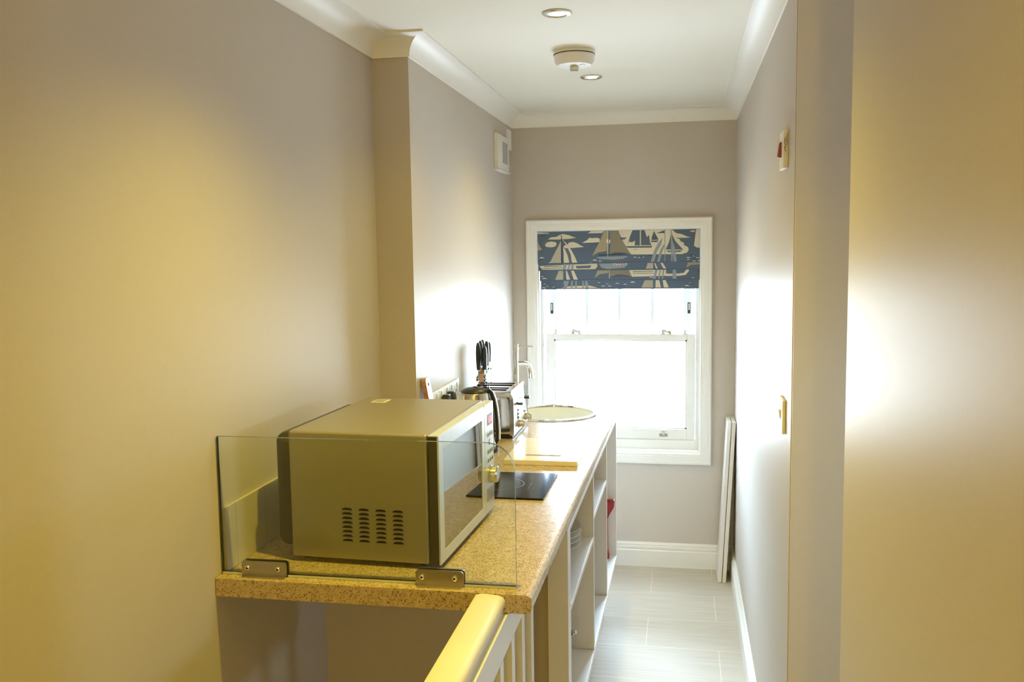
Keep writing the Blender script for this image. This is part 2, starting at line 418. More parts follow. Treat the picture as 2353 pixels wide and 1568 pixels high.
def sash(name, x0, x1, z0, z1, gx0, gx1, gz0, gz1, y0, y1, bars=()):
    b = B()
    b.box(x0, gx0, y0, y1, z0, z1, .002).box(gx1, x1, y0, y1, z0, z1, .002)
    b.box(gx0, gx1, y0, y1, z0, gz0, .002).box(gx0, gx1, y0, y1, gz1, z1, .002)
    m = 0.008
    b.box(gx0, gx0 + m, y0 + .008, y1 - .008, gz0, gz1).box(gx1 - m, gx1, y0 + .008, y1 - .008, gz0, gz1)
    b.box(gx0, gx1, y0 + .008, y1 - .008, gz0, gz0 + m).box(gx0, gx1, y0 + .008, y1 - .008, gz1 - m, gz1)
    for x in bars: b.box(x - .008, x + .008, y0 + .006, y1 - .006, gz0, gz1, .002)
    s = obj(name, b, M['gloss'], w)
    obj('pane', B().box(gx0, gx1, (y0 + y1) / 2 - .002, (y0 + y1) / 2 + .002, gz0, gz1), M['pane'], s)
    return s
lower = sash('lower_sash', -0.684, 0.0655, 0.637, 1.171, -0.644, 0.0245, 0.690, 1.143, 4.601, 4.641)
upper = sash('upper_sash', -0.690, 0.0655, 1.130, 1.675, -0.643, 0.018, 1.165, 1.640, 4.645, 4.685, (-0.478, -0.3125, -0.147))
for x in (-0.533, -0.080):
    b = B().box(x - .030, x + .030, 4.603, 4.622, 1.171, 1.1735, .001).cyl((x - .014, 4.612, 1.173), (x - .014, 4.612, 1.194), .010, .007)
    b.tube([(x - .014, 4.612, 1.190), (x + .004, 4.612, 1.183), (x + .020, 4.616, 1.180)], [.009, .006, .005]).box(x + .014, x + .026, 4.606, 4.622, 1.1735, 1.189, .002).box(x + .012, x + .024, 4.608, 4.618, 1.192, 1.196, .001)
    b.box(x + .016, x + .020, 4.611, 4.615, 1.186, 1.194)
    obj('sash_fastener', b, M['nickel'], lower)
for x in (-0.634, 0.014):
    b = B().box(x - .010, x + .010, 4.603, 4.622, 1.171, 1.1735, .001).cyl((x, 4.612, 1.173), (x, 4.612, 1.184), .004).ball((x, 4.612, 1.189), .007)
    obj('sash_screw', b, M['nickel'], lower)
for x in (-0.658, 0.034):
    b = B().box(x - .0065, x + .0065, 4.642, 4.6452, 1.272, 1.327, .001, 0).box(x - .0025, x + .0025, 4.640, 4.643, 1.289, 1.322, .001, 1)
    obj('sash_stop', b, [M['black'], M['white']], upper)
b = B().box(-0.112, -0.070, 4.5985, 4.6012, 0.652, 0.668, .001)
b.tube([(-0.091, 4.599, 0.662), (-0.091, 4.590, 0.668), (-0.091, 4.584, 0.678), (-0.091, 4.580, 0.690)], [.010, .009, .009, .010], flat=(1, .4))
b.cyl((-0.105, 4.599, .660), (-0.105, 4.597, .660), .004).cyl((-0.077, 4.599, .660), (-0.077, 4.597, .660), .004)
obj('sash_lift', b, M['nickel'], lower)

# ------------------------------------------------------------------ lamps: recessed downlights
def downlight(x, y, label, power):
    t = thing('downlight', label, 'ceiling light', (x, y, 2.265), group='recessed ceiling downlights')
    obj('trim_ring', B().lathe([(.026, 0), (.0425, 0), (.0425, -.003), (.038, -.0065), (.028, -.0075), (.026, -.004), (.026, 0)], (x, y, 2.265)), M['nickel'], t)
    obj('lamp_lens', B().lathe([(0, -.003), (.020, -.0035), (.026, -.003), (.026, 0), (0, 0)], (x, y, 2.265)), M['glow'], t)
    l = bpy.data.lights.new('lamp_light', 'SPOT'); l.energy = power; l.color = LAMP
    l.spot_size = math.radians(132); l.spot_blend = 1.0; l.shadow_soft_size = 0.024
    lo = bpy.data.objects.new('lamp_light', l); COL.objects.link(lo)
    lo.parent = t; lo.location = (0, 0, -0.012)
    return t
downlight(-0.350, 3.620, 'lit round metal downlight beyond the smoke alarm, nearer the window', LAMP_W)
downlight(-0.350, 2.635, 'lit round metal downlight in front of the smoke alarm, nearest the viewer', LAMP_W)
for y in (1.64, 0.65, -0.34, -1.33):
    downlight(-0.350, y, 'lit round metal downlight over the landing', LANDING_W[y])

# standing lamp added out of view behind the viewer, as warm fill light
t = thing('fill_lamp', 'standing lamp with a fabric shade, added unseen as warm fill light', 'lamp', (0.05, -1.55, 0))
c = (0.05, -1.55, 0)
obj('base', B().lathe([(0, 0), (.14, 0), (.14, .015), (.02, .03), (0, .03)], c), M['nickel'], t)
obj('pole', B().cyl((c[0], c[1], .03), (c[0], c[1], 1.52), .011), M['nickel'], t)
obj('lamp_shade', B().lathe([(.19, 1.42), (.192, 1.42), (.132, 1.72), (.13, 1.72), (.19, 1.42)], c), M['f_cream'], t)
l = bpy.data.lights.new('lamp_light', 'POINT'); l.energy = REAR_W; l.color = REAR; l.shadow_soft_size = 0.05
lo = bpy.data.objects.new('lamp_light', l); COL.objects.link(lo); lo.parent = t; lo.location = (0, 0, 1.80)

t = thing('smoke_alarm', 'white round smoke alarm between the two ceiling downlights', 'smoke alarm', (-0.362, 3.155, 2.265))
c = (-0.362, 3.155, 2.265)
obj('body', B().lathe([(0, 0), (.070, 0), (.070, -.010), (.068, -.011), (.068, -.013), (.069, -.014), (.067, -.034), (.058, -.047), (0, -.050)], c), M['white'], t)
obj('base_seam', B().lathe([(.0692, -.0105), (.0706, -.0105), (.0706, -.0125), (.0692, -.0125), (.0692, -.0105)], c), M['dark'], t)
b = B().lathe([(0, -.050), (.013, -.050), (.0135, -.062), (.011, -.066), (0, -.066)], c)
for i in range(12):
    a = i * PI / 6
    b.box(c[0] + .013 * math.cos(a) - .0012, c[0] + .013 * math.cos(a) + .0012, c[1] + .013 * math.sin(a) - .0012, c[1] + .013 * math.sin(a) + .0012, c[2] - .063, c[2] - .050)
obj('sensor_cage', b, M['nickel'], t)
obj('test_button', B().lathe([(0, 0), (.010, 0), (.010, -.003), (0, -.004)], (c[0] + .030, c[1] - .020, c[2] - .047)), M['cream'], t)

# ------------------------------------------------------------------ blind
t = thing('roman_blind', 'navy roman blind printed with cream sailing boats in the window', 'blind', (-0.313, 4.546, 1.402))
PC = ['navy', 'f_cream', 'f_tan', 'f_grey', 'f_white', 'f_dark', 'f_red']
PI_ = {'navy': 0, 'cream': 1, 'tan': 2, 'grey': 3, 'white': 4, 'dark': 5, 'red': 6}
PANELS = [(-0.710, 0.083, 1.529, 1.6885, 4.521), (-0.708, 0.083, 1.4955, 1.534, 4.529), (-0.702, 0.083, 1.4445, 1.500, 4.537), (-0.697, 0.082, 1.402, 1.449, 4.545)]
def clip(poly, x0, x1, z0, z1):
    def cut(p, f, g):
        out = []
        for i in range(len(p)):
            a, q = p[i - 1], p[i]
            fa, fq = f(a), f(q)
            if fa >= 0: out.append(a)
            if (fa >= 0) != (fq >= 0):
                s = fa / (fa - fq); out.append((a[0] + s * (q[0] - a[0]), a[1] + s * (q[1] - a[1])))
        return out
    for f in (lambda p: p[0] - x0, lambda p: x1 - p[0], lambda p: p[1] - z0, lambda p: z1 - p[1]):
        if len(poly) < 3: return []
        poly = cut(poly, f, None)
    return poly
def convex_clip(poly, clipper):
    n = len(clipper); area = sum(clipper[i - 1][0] * clipper[i][1] - clipper[i][0] * clipper[i - 1][1] for i in range(n))
    s = 1 if area > 0 else -1
    for i in range(n):
        a, c2 = clipper[i - 1], clipper[i]
        f = lambda p: s * ((c2[0] - a[0]) * (p[1] - a[1]) - (c2[1] - a[1]) * (p[0] - a[0]))
        out = []
        for k in range(len(poly)):
            p, q = poly[k - 1], poly[k]; fp, fq = f(p), f(q)
            if fp >= 0: out.append(p)
            if (fp >= 0) != (fq >= 0):
                u = fp / (fp - fq); out.append((p[0] + u * (q[0] - p[0]), p[1] + u * (q[1] - p[1])))
        poly = out
        if len(poly) < 3: return []
    return poly
PATTERN = [
(0,1,'cream',[(-657,1650),(-641,1661),(-615,1662),(-599,1671),(-582,1676),(-565,1672),(-549,1669),(-535,1662),(-514,1656),(-554,1651),(-610,1649)]),
(0,1,'cream',[(-672,1621),(-663,1635),(-641,1640),(-618,1636),(-613,1626),(-621,1615),(-638,1611),(-663,1613)]),
(0,1,'cream',[(-580,1612),(-574,1620),(-560,1621),(-552,1633),(-532,1636),(-513,1630),(-499,1621),(-477,1610),(-527,1607),(-569,1605)]),
(0,1,'cream',[(-486,1631),(-460,1645),(-452,1655),(-433,1653),(-416,1655),(-400,1650),(-400,1633),(-444,1631)]),
(0,1,'cream',[(-722,1687),(-649,1683),(-654,1679),(-722,1678)]),
(0,1,'tan',[(-722,1650),(-709,1638),(-687,1601),(-723,1590)]),
(0,1,'cream',[(-459,1677),(-438,1690),(-378,1690),(-389,1677)]),
(0,2,'cream',[(-590,1647),(-602,1623),(-627,1576),(-652,1526),(-592,1525),(-587,1609),(-586,1647)]),
(0,3,'dark',[(-591,1669),(-587,1669),(-586,1525),(-592,1525)]),
(0,2,'cream',[(-581,1612),(-571,1598),(-559,1570),(-549,1524),(-578,1525),(-579,1581)]),
(0,2,'cream',[(-585,1649),(-566,1631),(-541,1597),(-525,1567),(-507,1524),(-536,1524),(-544,1575),(-560,1611)]),
(0,2,'tan',[(-378,1690),(-400,1636),(-417,1606),(-437,1566),(-406,1583),(-367,1588),(-364,1633),(-364,1690)]),
(0,2,'tan',[(-352,1690),(-310,1689),(-284,1629),(-247,1570),(-279,1580),(-321,1582),(-352,1574),(-348,1619)]),
(0,3,'cream',[(-362,1690),(-358,1690),(-359,1563),(-363,1563)]),
(0,3,'white',[(-366,1646),(-362,1646),(-362,1629),(-366,1629)]),
(0,3,'white',[(-354,1645),(-348,1643),(-350,1625),(-355,1626)]),
(0,2,'grey',[(-417,1560),(-362,1561),(-258,1563),(-283,1551),(-335,1546),(-400,1550)]),
(0,3,'dark',[(-407,1571),(-285,1574),(-285,1570),(-407,1566)]),
(0,1,'cream',[(-309,1692),(-182,1692),(-53,1691),(-29,1670),(-5,1666),(24,1653),(41,1649),(13,1647),(-32,1647),(-13,1641),(-8,1630),(7,1624),(8,1612),(27,1602),(30,1589),(22,1576),(-2,1569),(-244,1570),(-266,1593),(-293,1643)]),
(0,2,'navy',[(-301,1654),(-267,1653),(-279,1644),(-295,1643)]),
(0,2,'navy',[(-238,1692),(-204,1692),(-204,1614),(-229,1614),(-228,1637),(-244,1628),(-252,1634),(-261,1624),(-252,1658)]),
(0,2,'navy',[(-199,1692),(-183,1692),(-170,1653),(-160,1665),(-155,1629),(-147,1614),(-199,1615)]),
(0,2,'navy',[(-275,1611),(-143,1611),(-149,1602),(-263,1603)]),
(0,2,'navy',[(-147,1651),(-136,1683),(-124,1659),(-113,1640),(-147,1639)]),
(0,2,'navy',[(-152,1636),(-112,1637),(-122,1628),(-149,1629)]),
(0,2,'navy',[(-125,1672),(-85,1686),(-85,1671)]),
(0,2,'navy',[(-51,1668),(-34,1633),(4,1590),(-37,1591),(-51,1591)]),
(0,2,'navy',[(-56,1663),(-64,1628),(-80,1592),(-54,1591)]),
(0,2,'navy',[(-80,1586),(3,1587),(-13,1579),(-66,1579)]),
(0,3,'grey',[(-93,1650),(-117,1623),(-136,1586),(-152,1532),(-136,1532),(-122,1580),(-101,1618)]),
(0,3,'grey',[(-88,1620),(-106,1591),(-122,1532),(-109,1531),(-98,1575),(-86,1607)]),
(0,3,'grey',[(-86,1688),(-82,1687),(-82,1531),(-85,1531)]),
(0,3,'grey',[(-56,1687),(-52,1687),(-48,1638),(-36,1601),(-26,1530),(-41,1531),(-45,1585),(-47,1531),(-53,1531)]),
(0,1,'cream',[(66,1691),(91,1691),(89,1599),(69,1599),(55,1609),(61,1658)]),
(0,1,'cream',[(34,1677),(42,1682),(61,1682),(58,1674)]),
(0,1,'navy',[(-236,1595),(-214,1596),(-217,1594),(-233,1593)]),
(1,1,'cream',[(-704,1519),(-519,1525),(-414,1528),(-413,1513),(-423,1501),(-475,1497),(-684,1496)]),
(1,2,'navy',[(-522,1517),(-442,1519),(-450,1506),(-514,1505)]),
(1,2,'grey',[(-580,1529),(-564,1530),(-571,1493),(-586,1493)]),
(1,2,'grey',[(-553,1529),(-544,1528),(-556,1493),(-565,1493)]),
(1,2,'grey',[(-539,1528),(-530,1528),(-533,1492),(-545,1493)]),
(1,2,'dark',[(-679,1516),(-589,1518),(-589,1516),(-679,1513)]),
(1,2,'dark',[(-690,1506),(-583,1509),(-583,1507),(-690,1504)]),
(1,1,'grey',[(-406,1528),(-340,1530),(-258,1526),(-280,1506),(-362,1500),(-392,1507)]),
(1,2,'white',[(-337,1527),(-269,1531),(-272,1522),(-327,1518)]),
(1,3,'red',[(-331,1526),(-326,1527),(-319,1520),(-324,1519)]),
(1,3,'red',[(-320,1527),(-315,1528),(-308,1521),(-313,1520)]),
(1,3,'red',[(-310,1528),(-304,1528),(-297,1521),(-302,1521)]),
(1,3,'red',[(-299,1528),(-293,1529),(-286,1522),(-292,1521)]),
(1,3,'red',[(-288,1529),(-282,1530),(-275,1522),(-281,1522)]),
(1,1,'cream',[(-164,1533),(-176,1498),(-140,1498),(-141,1533)]),
(1,1,'cream',[(-133,1533),(-117,1498),(-126,1498),(-134,1524)]),
(1,1,'cream',[(-108,1533),(-97,1533),(-75,1497),(-89,1497)]),
(1,1,'tan',[(27,1531),(96,1530),(83,1518),(43,1516),(19,1504)]),
(2,1,'cream',[(-604,1499),(-627,1443),(-585,1443),(-584,1498)]),
(2,1,'cream',[(-571,1498),(-567,1498),(-547,1443),(-568,1443)]),
(2,1,'cream',[(-546,1498),(-533,1498),(-507,1442),(-530,1443)]),
(2,1,'tan',[(-412,1498),(-428,1456),(-401,1475),(-362,1480),(-357,1497)]),
(2,1,'tan',[(-347,1497),(-261,1501),(-239,1459),(-267,1469),(-308,1474),(-350,1463)]),
(2,2,'cream',[(-356,1499),(-352,1499),(-353,1454),(-356,1454)]),
(2,1,'cream',[(-260,1500),(-78,1500),(-78,1464),(-244,1461)]),
(2,1,'cream',[(-78,1475),(6,1477),(25,1500),(33,1489),(17,1468),(-10,1464),(-78,1463)]),
(2,2,'navy',[(-75,1481),(3,1484),(-10,1475),(-66,1474)]),
(2,2,'grey',[(-130,1500),(-117,1500),(-129,1449),(-141,1449)]),
(2,2,'grey',[(-108,1500),(-101,1500),(-110,1449),(-117,1449)]),
(2,2,'grey',[(-93,1500),(-85,1500),(-93,1448),(-99,1449)]),
(2,2,'grey',[(-46,1500),(-31,1499),(-27,1448),(-47,1448)]),
(2,2,'dark',[(-239,1487),(-139,1488),(-139,1486),(-239,1484)]),
(2,2,'dark',[(-239,1477),(-139,1479),(-139,1477),(-239,1475)]),
(3,1,'cream',[(-624,1399),(-584,1410),(-556,1416),(-454,1419),(-418,1409),(-385,1397)]),
(3,2,'grey',[(-584,1443),(-556,1443),(-569,1404),(-580,1404)]),
(3,2,'grey',[(-545,1443),(-536,1443),(-542,1398),(-549,1398)]),
(3,2,'grey',[(-524,1443),(-517,1443),(-517,1398),(-526,1398)]),
(3,2,'grey',[(-489,1442),(-482,1442),(-482,1398),(-490,1398)]),
(3,2,'grey',[(-476,1442),(-464,1442),(-456,1398),(-476,1398)]),
(3,1,'cream',[(-178,1448),(-202,1396),(-142,1396),(-142,1448)]),
(3,1,'cream',[(-128,1447),(-112,1447),(-100,1395),(-130,1396)]),
(3,1,'cream',[(-95,1447),(-82,1447),(-59,1395),(-87,1395)]),
(0,2,'white',[(-701,1556),(-693,1564),(-683,1562),(-675,1555),(-688,1558)]),
(0,2,'white',[(-684,1530),(-679,1533),(-672,1532),(-667,1529),(-676,1531)]),
(0,2,'white',[(-656,1532),(-651,1537),(-644,1536),(-639,1531),(-648,1533)]),
(0,2,'white',[(-436,1543),(-429,1548),(-419,1547),(-411,1542),(-424,1544)]),
(0,2,'white',[(-453,1530),(-447,1535),(-439,1534),(-434,1529),(-443,1531)]),
(0,2,'white',[(-406,1537),(-401,1542),(-394,1541),(-389,1537),(-398,1539)]),
(0,2,'white',[(-236,1554),(-231,1559),(-224,1558),(-219,1554),(-228,1556)]),
(0,2,'white',[(-214,1553),(-210,1557),(-205,1556),(-201,1553),(-207,1554)]),
(0,2,'white',[(-192,1555),(-189,1559),(-185,1558),(-182,1555),(-187,1556)]),
(0,2,'white',[(19,1550),(25,1555),(34,1553),(40,1549),(30,1551)]),
(0,2,'white',[(64,1549),(70,1553),(77,1552),(83,1548),(73,1550)]),
(0,2,'white',[(22,1540),(26,1545),(31,1544),(35,1540),(28,1542)]),
(0,2,'white',[(46,1532),(52,1537),(61,1536),(67,1532),(56,1534)]),
(0,2,'white',[(72,1534),(78,1539),(85,1537),(91,1534),(81,1535)]),
(0,2,'white',[(48,1558),(51,1561),(56,1560),(59,1558),(54,1559)]),
(2,2,'white',[(-691,1453),(-683,1459),(-673,1458),(-665,1452),(-678,1455)]),
(2,2,'white',[(-696,1464),(-692,1468),(-686,1467),(-682,1464),(-689,1465)]),
(2,2,'white',[(-160,1456),(-154,1460),(-145,1459),(-138,1455),(-149,1457)]),
(2,2,'white',[(43,1452),(48,1455),(55,1455),(59,1451),(51,1453)]),
(3,2,'white',[(-693,1408),(-687,1413),(-679,1412),(-673,1408),(-683,1410)]),
(3,2,'white',[(-671,1415),(-668,1417),(-663,1417),(-660,1415),(-666,1415)]),
(3,2,'white',[(-640,1410),(-637,1414),(-633,1414),(-629,1410),(-635,1412)]),
(3,2,'white',[(-685,1429),(-681,1431),(-675,1431),(-671,1429),(-678,1429)]),
(3,2,'white',[(-415,1431),(-410,1435),(-403,1434),(-398,1431),(-407,1432)]),
(3,2,'white',[(-396,1414),(-389,1418),(-380,1417),(-374,1414),(-385,1415)]),
(3,2,'white',[(-363,1413),(-357,1418),(-349,1417),(-343,1413),(-353,1415)]),
(3,2,'white',[(-374,1425),(-369,1428),(-362,1427),(-357,1425),(-365,1426)]),
(3,2,'white',[(-326,1427),(-319,1431),(-311,1430),(-304,1427),(-315,1428)]),
(3,2,'white',[(-288,1422),(-281,1426),(-272,1425),(-266,1422),(-277,1423)]),
(3,2,'white',[(-252,1431),(-245,1438),(-235,1436),(-228,1431),(-240,1433)]),
(3,2,'white',[(12,1413),(19,1418),(28,1417),(36,1413),(24,1414)]),
(3,2,'white',[(-12,1401),(-8,1406),(-3,1405),(1,1401),(-6,1402)]),
(3,2,'white',[(38,1397),(45,1400),(53,1399),(60,1397),(49,1398)]),
(3,2,'white',[(28,1426),(32,1428),(39,1428),(44,1426),(36,1427)]),
(0,2,'dark',[(-704,1550),(-694,1554),(-682,1553),(-673,1550),(-688,1551)]),
(0,2,'dark',[(-709,1542),(-704,1546),(-697,1545),(-692,1542),(-701,1543)]),
(0,2,'dark',[(-694,1665),(-684,1669),(-670,1668),(-660,1665),(-677,1666)]),
(0,2,'dark',[(27,1561),(40,1565),(57,1564),(69,1560),(48,1562)]),
(0,2,'dark',[(40,1545),(52,1548),(68,1547),(80,1545),(60,1546)]),
(0,2,'dark',[(-211,1559),(-199,1562),(-183,1561),(-171,1559),(-191,1560)]),
(0,2,'dark',[(-171,1562),(-161,1565),(-148,1564),(-139,1562),(-155,1563)]),
(3,2,'dark',[(-691,1432),(-678,1436),(-661,1435),(-649,1431),(-670,1433)]),
(3,2,'dark',[(-663,1421),(-653,1424),(-639,1423),(-629,1421),(-646,1422)]),
(3,2,'dark',[(-423,1426),(-407,1429),(-384,1428),(-368,1426),(-396,1427)]),
(3,2,'dark',[(-363,1405),(-353,1408),(-340,1408),(-330,1405),(-346,1406)]),
(3,2,'dark',[(-318,1414),(-305,1417),(-287,1417),(-274,1414),(-296,1415)]),
(3,2,'dark',[(17,1421),(30,1424),(47,1424),(60,1420),(38,1422)]),
(3,2,'dark',[(49,1406),(59,1409),(71,1409),(81,1406),(65,1407)]),
(3,2,'dark',[(-318,1404),(-310,1406),(-299,1406),(-291,1404),(-304,1405)]),
]
# hatched sail cloth: fine dark lines over the striped sails
for idx, (dx, dz), step in ((7, (1.0, -0.5), 4.0), (12, (1.0, 1.0), 3.8), (50, (1.0, -0.55), 4.0), (54, (1.0, -0.5), 4.0), (58, (1.0, 1.0), 3.8), (75, (1.0, -0.55), 4.0)):
    panel, _l, _c, sail = PATTERN[idx]
    # the sails are nearly convex: hatch inside the hull
    ps = sorted(set(sail)); hull = []
    for seq in (ps, ps[::-1]):
        part = []
        for p in seq:
            while len(part) >= 2 and (part[-1][0] - part[-2][0]) * (p[1] - part[-2][1]) - (part[-1][1] - part[-2][1]) * (p[0] - part[-2][0]) <= 0: part.pop()
            part.append(p)
        hull += part[:-1]
    sail = [(p[0] * .96 + .04 * sum(q[0] for q in hull) / len(hull), p[1]) for p in hull]
    n = math.hypot(dx, dz); ux, uz = dx / n, dz / n
    for i in range(-90, 90):
        cx, cz = -350 - uz * i * step, 1550 + ux * i * step
        q = [(cx - 500 * ux - .55 * -uz, cz - 500 * uz - .55 * ux), (cx + 500 * ux - .55 * -uz, cz + 500 * uz - .55 * ux),
             (cx + 500 * ux + .55 * -uz, cz + 500 * uz + .55 * ux), (cx - 500 * ux + .55 * -uz, cz - 500 * uz + .55 * ux)]
        q = convex_clip(q, sail)
        if len(q) >= 3: PATTERN.append((panel, 3, 'dark', q))
for k, (x0, x1, z0, z1, y) in enumerate(PANELS):
    b = B().box(x0, x1, y, y + .004, z0, z1)
    b.tube([(x0, y + .002, z0 + .002), (x1, y + .002, z0 + .002)], .0035, n=10)
    cnt = 0
    for pn, layer, colr, pts in PATTERN:
        if pn != k: continue
        q = clip([(p[0] / 1000, p[1] / 1000) for p in pts], x0 + .001, x1 - .001, z0 + .004, z1 - .001)
        if len(q) < 3: continue
        tb = bmesh.new()
        cnt += 1
        vs = [tb.verts.new((p[0], y - .0002 * layer - cnt * 1e-6, p[1])) for p in q]
        try: fc = tb.faces.new(vs)
        except ValueError: tb.free(); continue
        fc.normal_update()
        if fc.normal.y > 0: fc.normal_flip()
        bmesh.ops.triangulate(tb, faces=[fc])
        b.add(tb, PI_[colr])
    obj('fold', b, [M[c2] for c2 in PC], t)

# ------------------------------------------------------------------ worktop
ZC, ZU = 0.927, 0.889
XF = lambda y: -0.287 + 0.0065 * (y - 1.7)
SKC, SKR = (-0.522, 3.682), 0.168
def worktop():
    t = bmesh.new()
    out = [(-0.9555, 1.702), (XF(1.702) - .014, 1.702), (XF(3.88) - .014, 3.88), (XL + .0015, 3.88), (XL + .0015, YC - .0015), (-0.9555, YC - .0015)]
    def loop(pts, z):
        vs = [t.verts.new((x, y, z)) for x, y in pts]
        return vs, [t.edges.new((vs[i], vs[(i + 1) % len(vs)])) for i in range(len(vs))]
    hole = [(SKC[0] + SKR * math.cos(2 * PI * i / 56), SKC[1] + SKR * math.sin(2 * PI * i / 56)) for i in range(56)]
    tops = []
    for z in (ZU, ZC):
        o, eo = loop(out, z); h, eh = loop(hole, z)
        bmesh.ops.triangle_fill(t, use_beauty=True, use_dissolve=False, edges=eo + eh)
        tops.append((o, h))
    for k in range(2):
        a, c2 = tops[0][k], tops[1][k]
        for i in range(len(a)): t.faces.new((a[i], a[(i + 1) % len(a)], c2[(i + 1) % len(a)], c2[i]))
    bmesh.ops.recalc_face_normals(t, faces=t.faces[:])
    pr = [(-.014, ZU)]
    for k in range(7):
        a = -PI / 2 + PI / 2 * k / 6; pr.append((-.012 + .012 * math.cos(a), ZU + .012 + .012 * math.sin(a)))
    for k in range(7):
        a = PI / 2 * k / 6; pr.append((-.012 + .012 * math.cos(a), ZC - .012 + .012 * math.sin(a)))
    pr.append((-.014, ZC))
    rows = [[t.verts.new((XF(y) + x, y, z)) for x, z in pr] for y in (1.702, 3.88)]
    new = [t.faces.new((rows[0][k], rows[0][k + 1], rows[1][k + 1], rows[1][k])) for k in range(len(pr) - 1)]
    new += [t.faces.new(rows[0]), t.faces.new(rows[1])]
    back = t.faces.new((rows[0][-1], rows[0][0], rows[1][0], rows[1][-1]))
    bmesh.ops.recalc_face_normals(t, faces=new + [back])
    return B().add(t)
wt = obj('worktop', worktop(), M['stone'], angle=30)
tag(wt, 'long beige speckled stone-effect kitchen worktop along the left wall', 'worktop')
b = B().box(XN + .0005, XN + .0085, 1.7425, YC - .009, ZC + .0005, 1.066, .001).box(XN + .0085, XL - .001, YC - .0085, YC - .0005, ZC + .0005, 1.066, .001)
struct('trim_3', b, M['tile'], 'single row of cream wall tiles behind the microwave')

# ------------------------------------------------------------------ open shelf units under the worktop
RZ = -0.0065
t = thing('open_shelf_cabinet', 'long white open-fronted base cabinet with shelves under the worktop', 'cabinet', (-0.2845, 2.249, 0), RZ)
def cb(n, *q, **k): return obj(n, B().box(*q, bev=.0008), M['cab'], t, local=True)
D = -0.53
cb('end_post', -.0525, 0, 0, .056, 0.0, .888)
cb('divider', D, 0, .642, .658, .286, .887)
cb('divider', D, 0, 1.122, 1.138, .286, .887)
cb('end_panel', D, 0, 1.588, 1.604, .270, .887)
cb('base_board', D, 0, .056, 1.588, .270, .2855)
cb('shelf', D, -.001, .056, .642, .650, .668)
cb('shelf', D, -.001, .658, 1.122, .718, .736)
cb('back_panel', D - .006, D, .062, 1.604, .270, .887)
cb('front_rail', -.018, 0, .056, 1.588, .872, .887)
cb('plinth', -.075, -.057, .056, 1.604, 0, .2695)
cb('support_block', -.062, -.0255, -.030, -.0005, .852, .8885)

# ------------------------------------------------------------------ microwave
MR = -math.atan(.021 / .47)
t = thing('microwave_oven', 'large silver microwave oven behind the glass screen on the worktop', 'microwave', (-0.499, 1.810, ZC), MR)
# local frame: x towards the aisle (door face at 0), y away from the viewer along the door, z up
Lw, Hh = 0.462, 0.279
Z0 = 0.012
b = B().box(-.342, -.0255, .004, Lw - .004, Z0 - .002, Z0 + Hh, .006, seg=3)
obj('casing', b, M['silver'], t, local=True)
b = B()
for c4 in range(4):
    for r8 in range(8):
        x = -.222 + c4 * .0385; z = Z0 + .109 - r8 * .00985
        b.prism([(x, z), (x + .0245, z), (x + .0225, z + .0032), (x + .0175, z + .0048), (x + .007, z + .0048), (x + .0022, z + .0032)], .0034, .0042, axis='y')
obj('side_vents', b, M['hole'], t, local=True)
obj('back_housing', B().box(-.392, -.340, .030, Lw - .03, Z0 + .01, Z0 + Hh - .012, .022, seg=4), M['dark'], t, local=True)
dr = obj('door', B().box(-.0225, -.002, .001, .374, Z0, Z0 + Hh - .003, .002), M['dark'], t, local=True)
# raised silver frame around the mirrored window
gy0, gy1, gz0, gz1 = .032, .350, Z0 + .024, Z0 + Hh - .034
b = B()
b.box(-.003, .001, .001, gy0, Z0, Z0 + Hh - .003, .0008).box(-.003, .001, gy1, .374, Z0, Z0 + Hh - .003, .0008)
b.box(-.003, .001, gy0, gy1, Z0, gz0, .0008).box(-.003, .001, gy0, gy1, gz1, Z0 + Hh - .003, .0008)
b.box(-.0225, 0, .001, .374, Z0 + Hh - .004, Z0 + Hh - .001, .001)
obj('door_frame', b, M['silverdoor'], dr, local=True)
obj('door_window', B().box(-.0035, -.0008, gy0, gy1, gz0, gz1), M['mirror'], dr, local=True)
pn = obj('control_panel', B().box(-.0225, .001, .376, Lw, Z0, Z0 + Hh - .001, .002), M['silverdoor'], t, local=True)
obj('display_window', B().box(.0008, .0016, .402, .450, Z0 + .222, Z0 + .250, .0003), M['disp'], pn, local=True)
SEG = {'0': 'abcdef', '1': 'bc', '2': 'abged'}
def digit(b, ch, y, z, w2, h2):
    th = .0016
    R = dict(a=(0, h2 - th, w2, h2), b=(w2 - th, h2 / 2, w2, h2), c=(w2 - th, 0, w2, h2 / 2), d=(0, 0, w2, th), e=(0, 0, th, h2 / 2), f=(0, h2 / 2, th, h2), g=(0, h2 / 2 - th / 2, w2, h2 / 2 + th / 2))
    for s in SEG[ch]:
        q = R[s]; b.box(.0016, .0021, y + q[0], y + q[2], z + q[1], z + q[3])
b = B()
for i, ch in enumerate('1210'): digit(b, ch, .407 + i * .0095, Z0 + .228, .0065, .015)
obj('display_digits', b, M['led'], pn, local=True)
for z in (.199, .155, .133):
    for i in range(3):
        b = B().cyl((.0005, .404 + i * .0195, Z0 + z), (.0026, .404 + i * .0195, Z0 + z), .0052, n=18)
        b.lathe([(.0052, 0), (.0068, 0), (.0068, .0016), (.0052, .0016), (.0052, 0)], n=18, mi=1, X=Matrix.Translation((.0006, .404 + i * .0195, Z0 + z)) @ Matrix.Rotation(PI / 2, 4, 'Y'))
        obj('button', b, [M['dark'], M['silverdoor']], pn, local=True)
b = B().cyl((.0005, .4235, Z0 + .178), (.003, .4235, Z0 + .178), .0085, n=22)
obj('button', b, M['nickel'], pn, local=True)
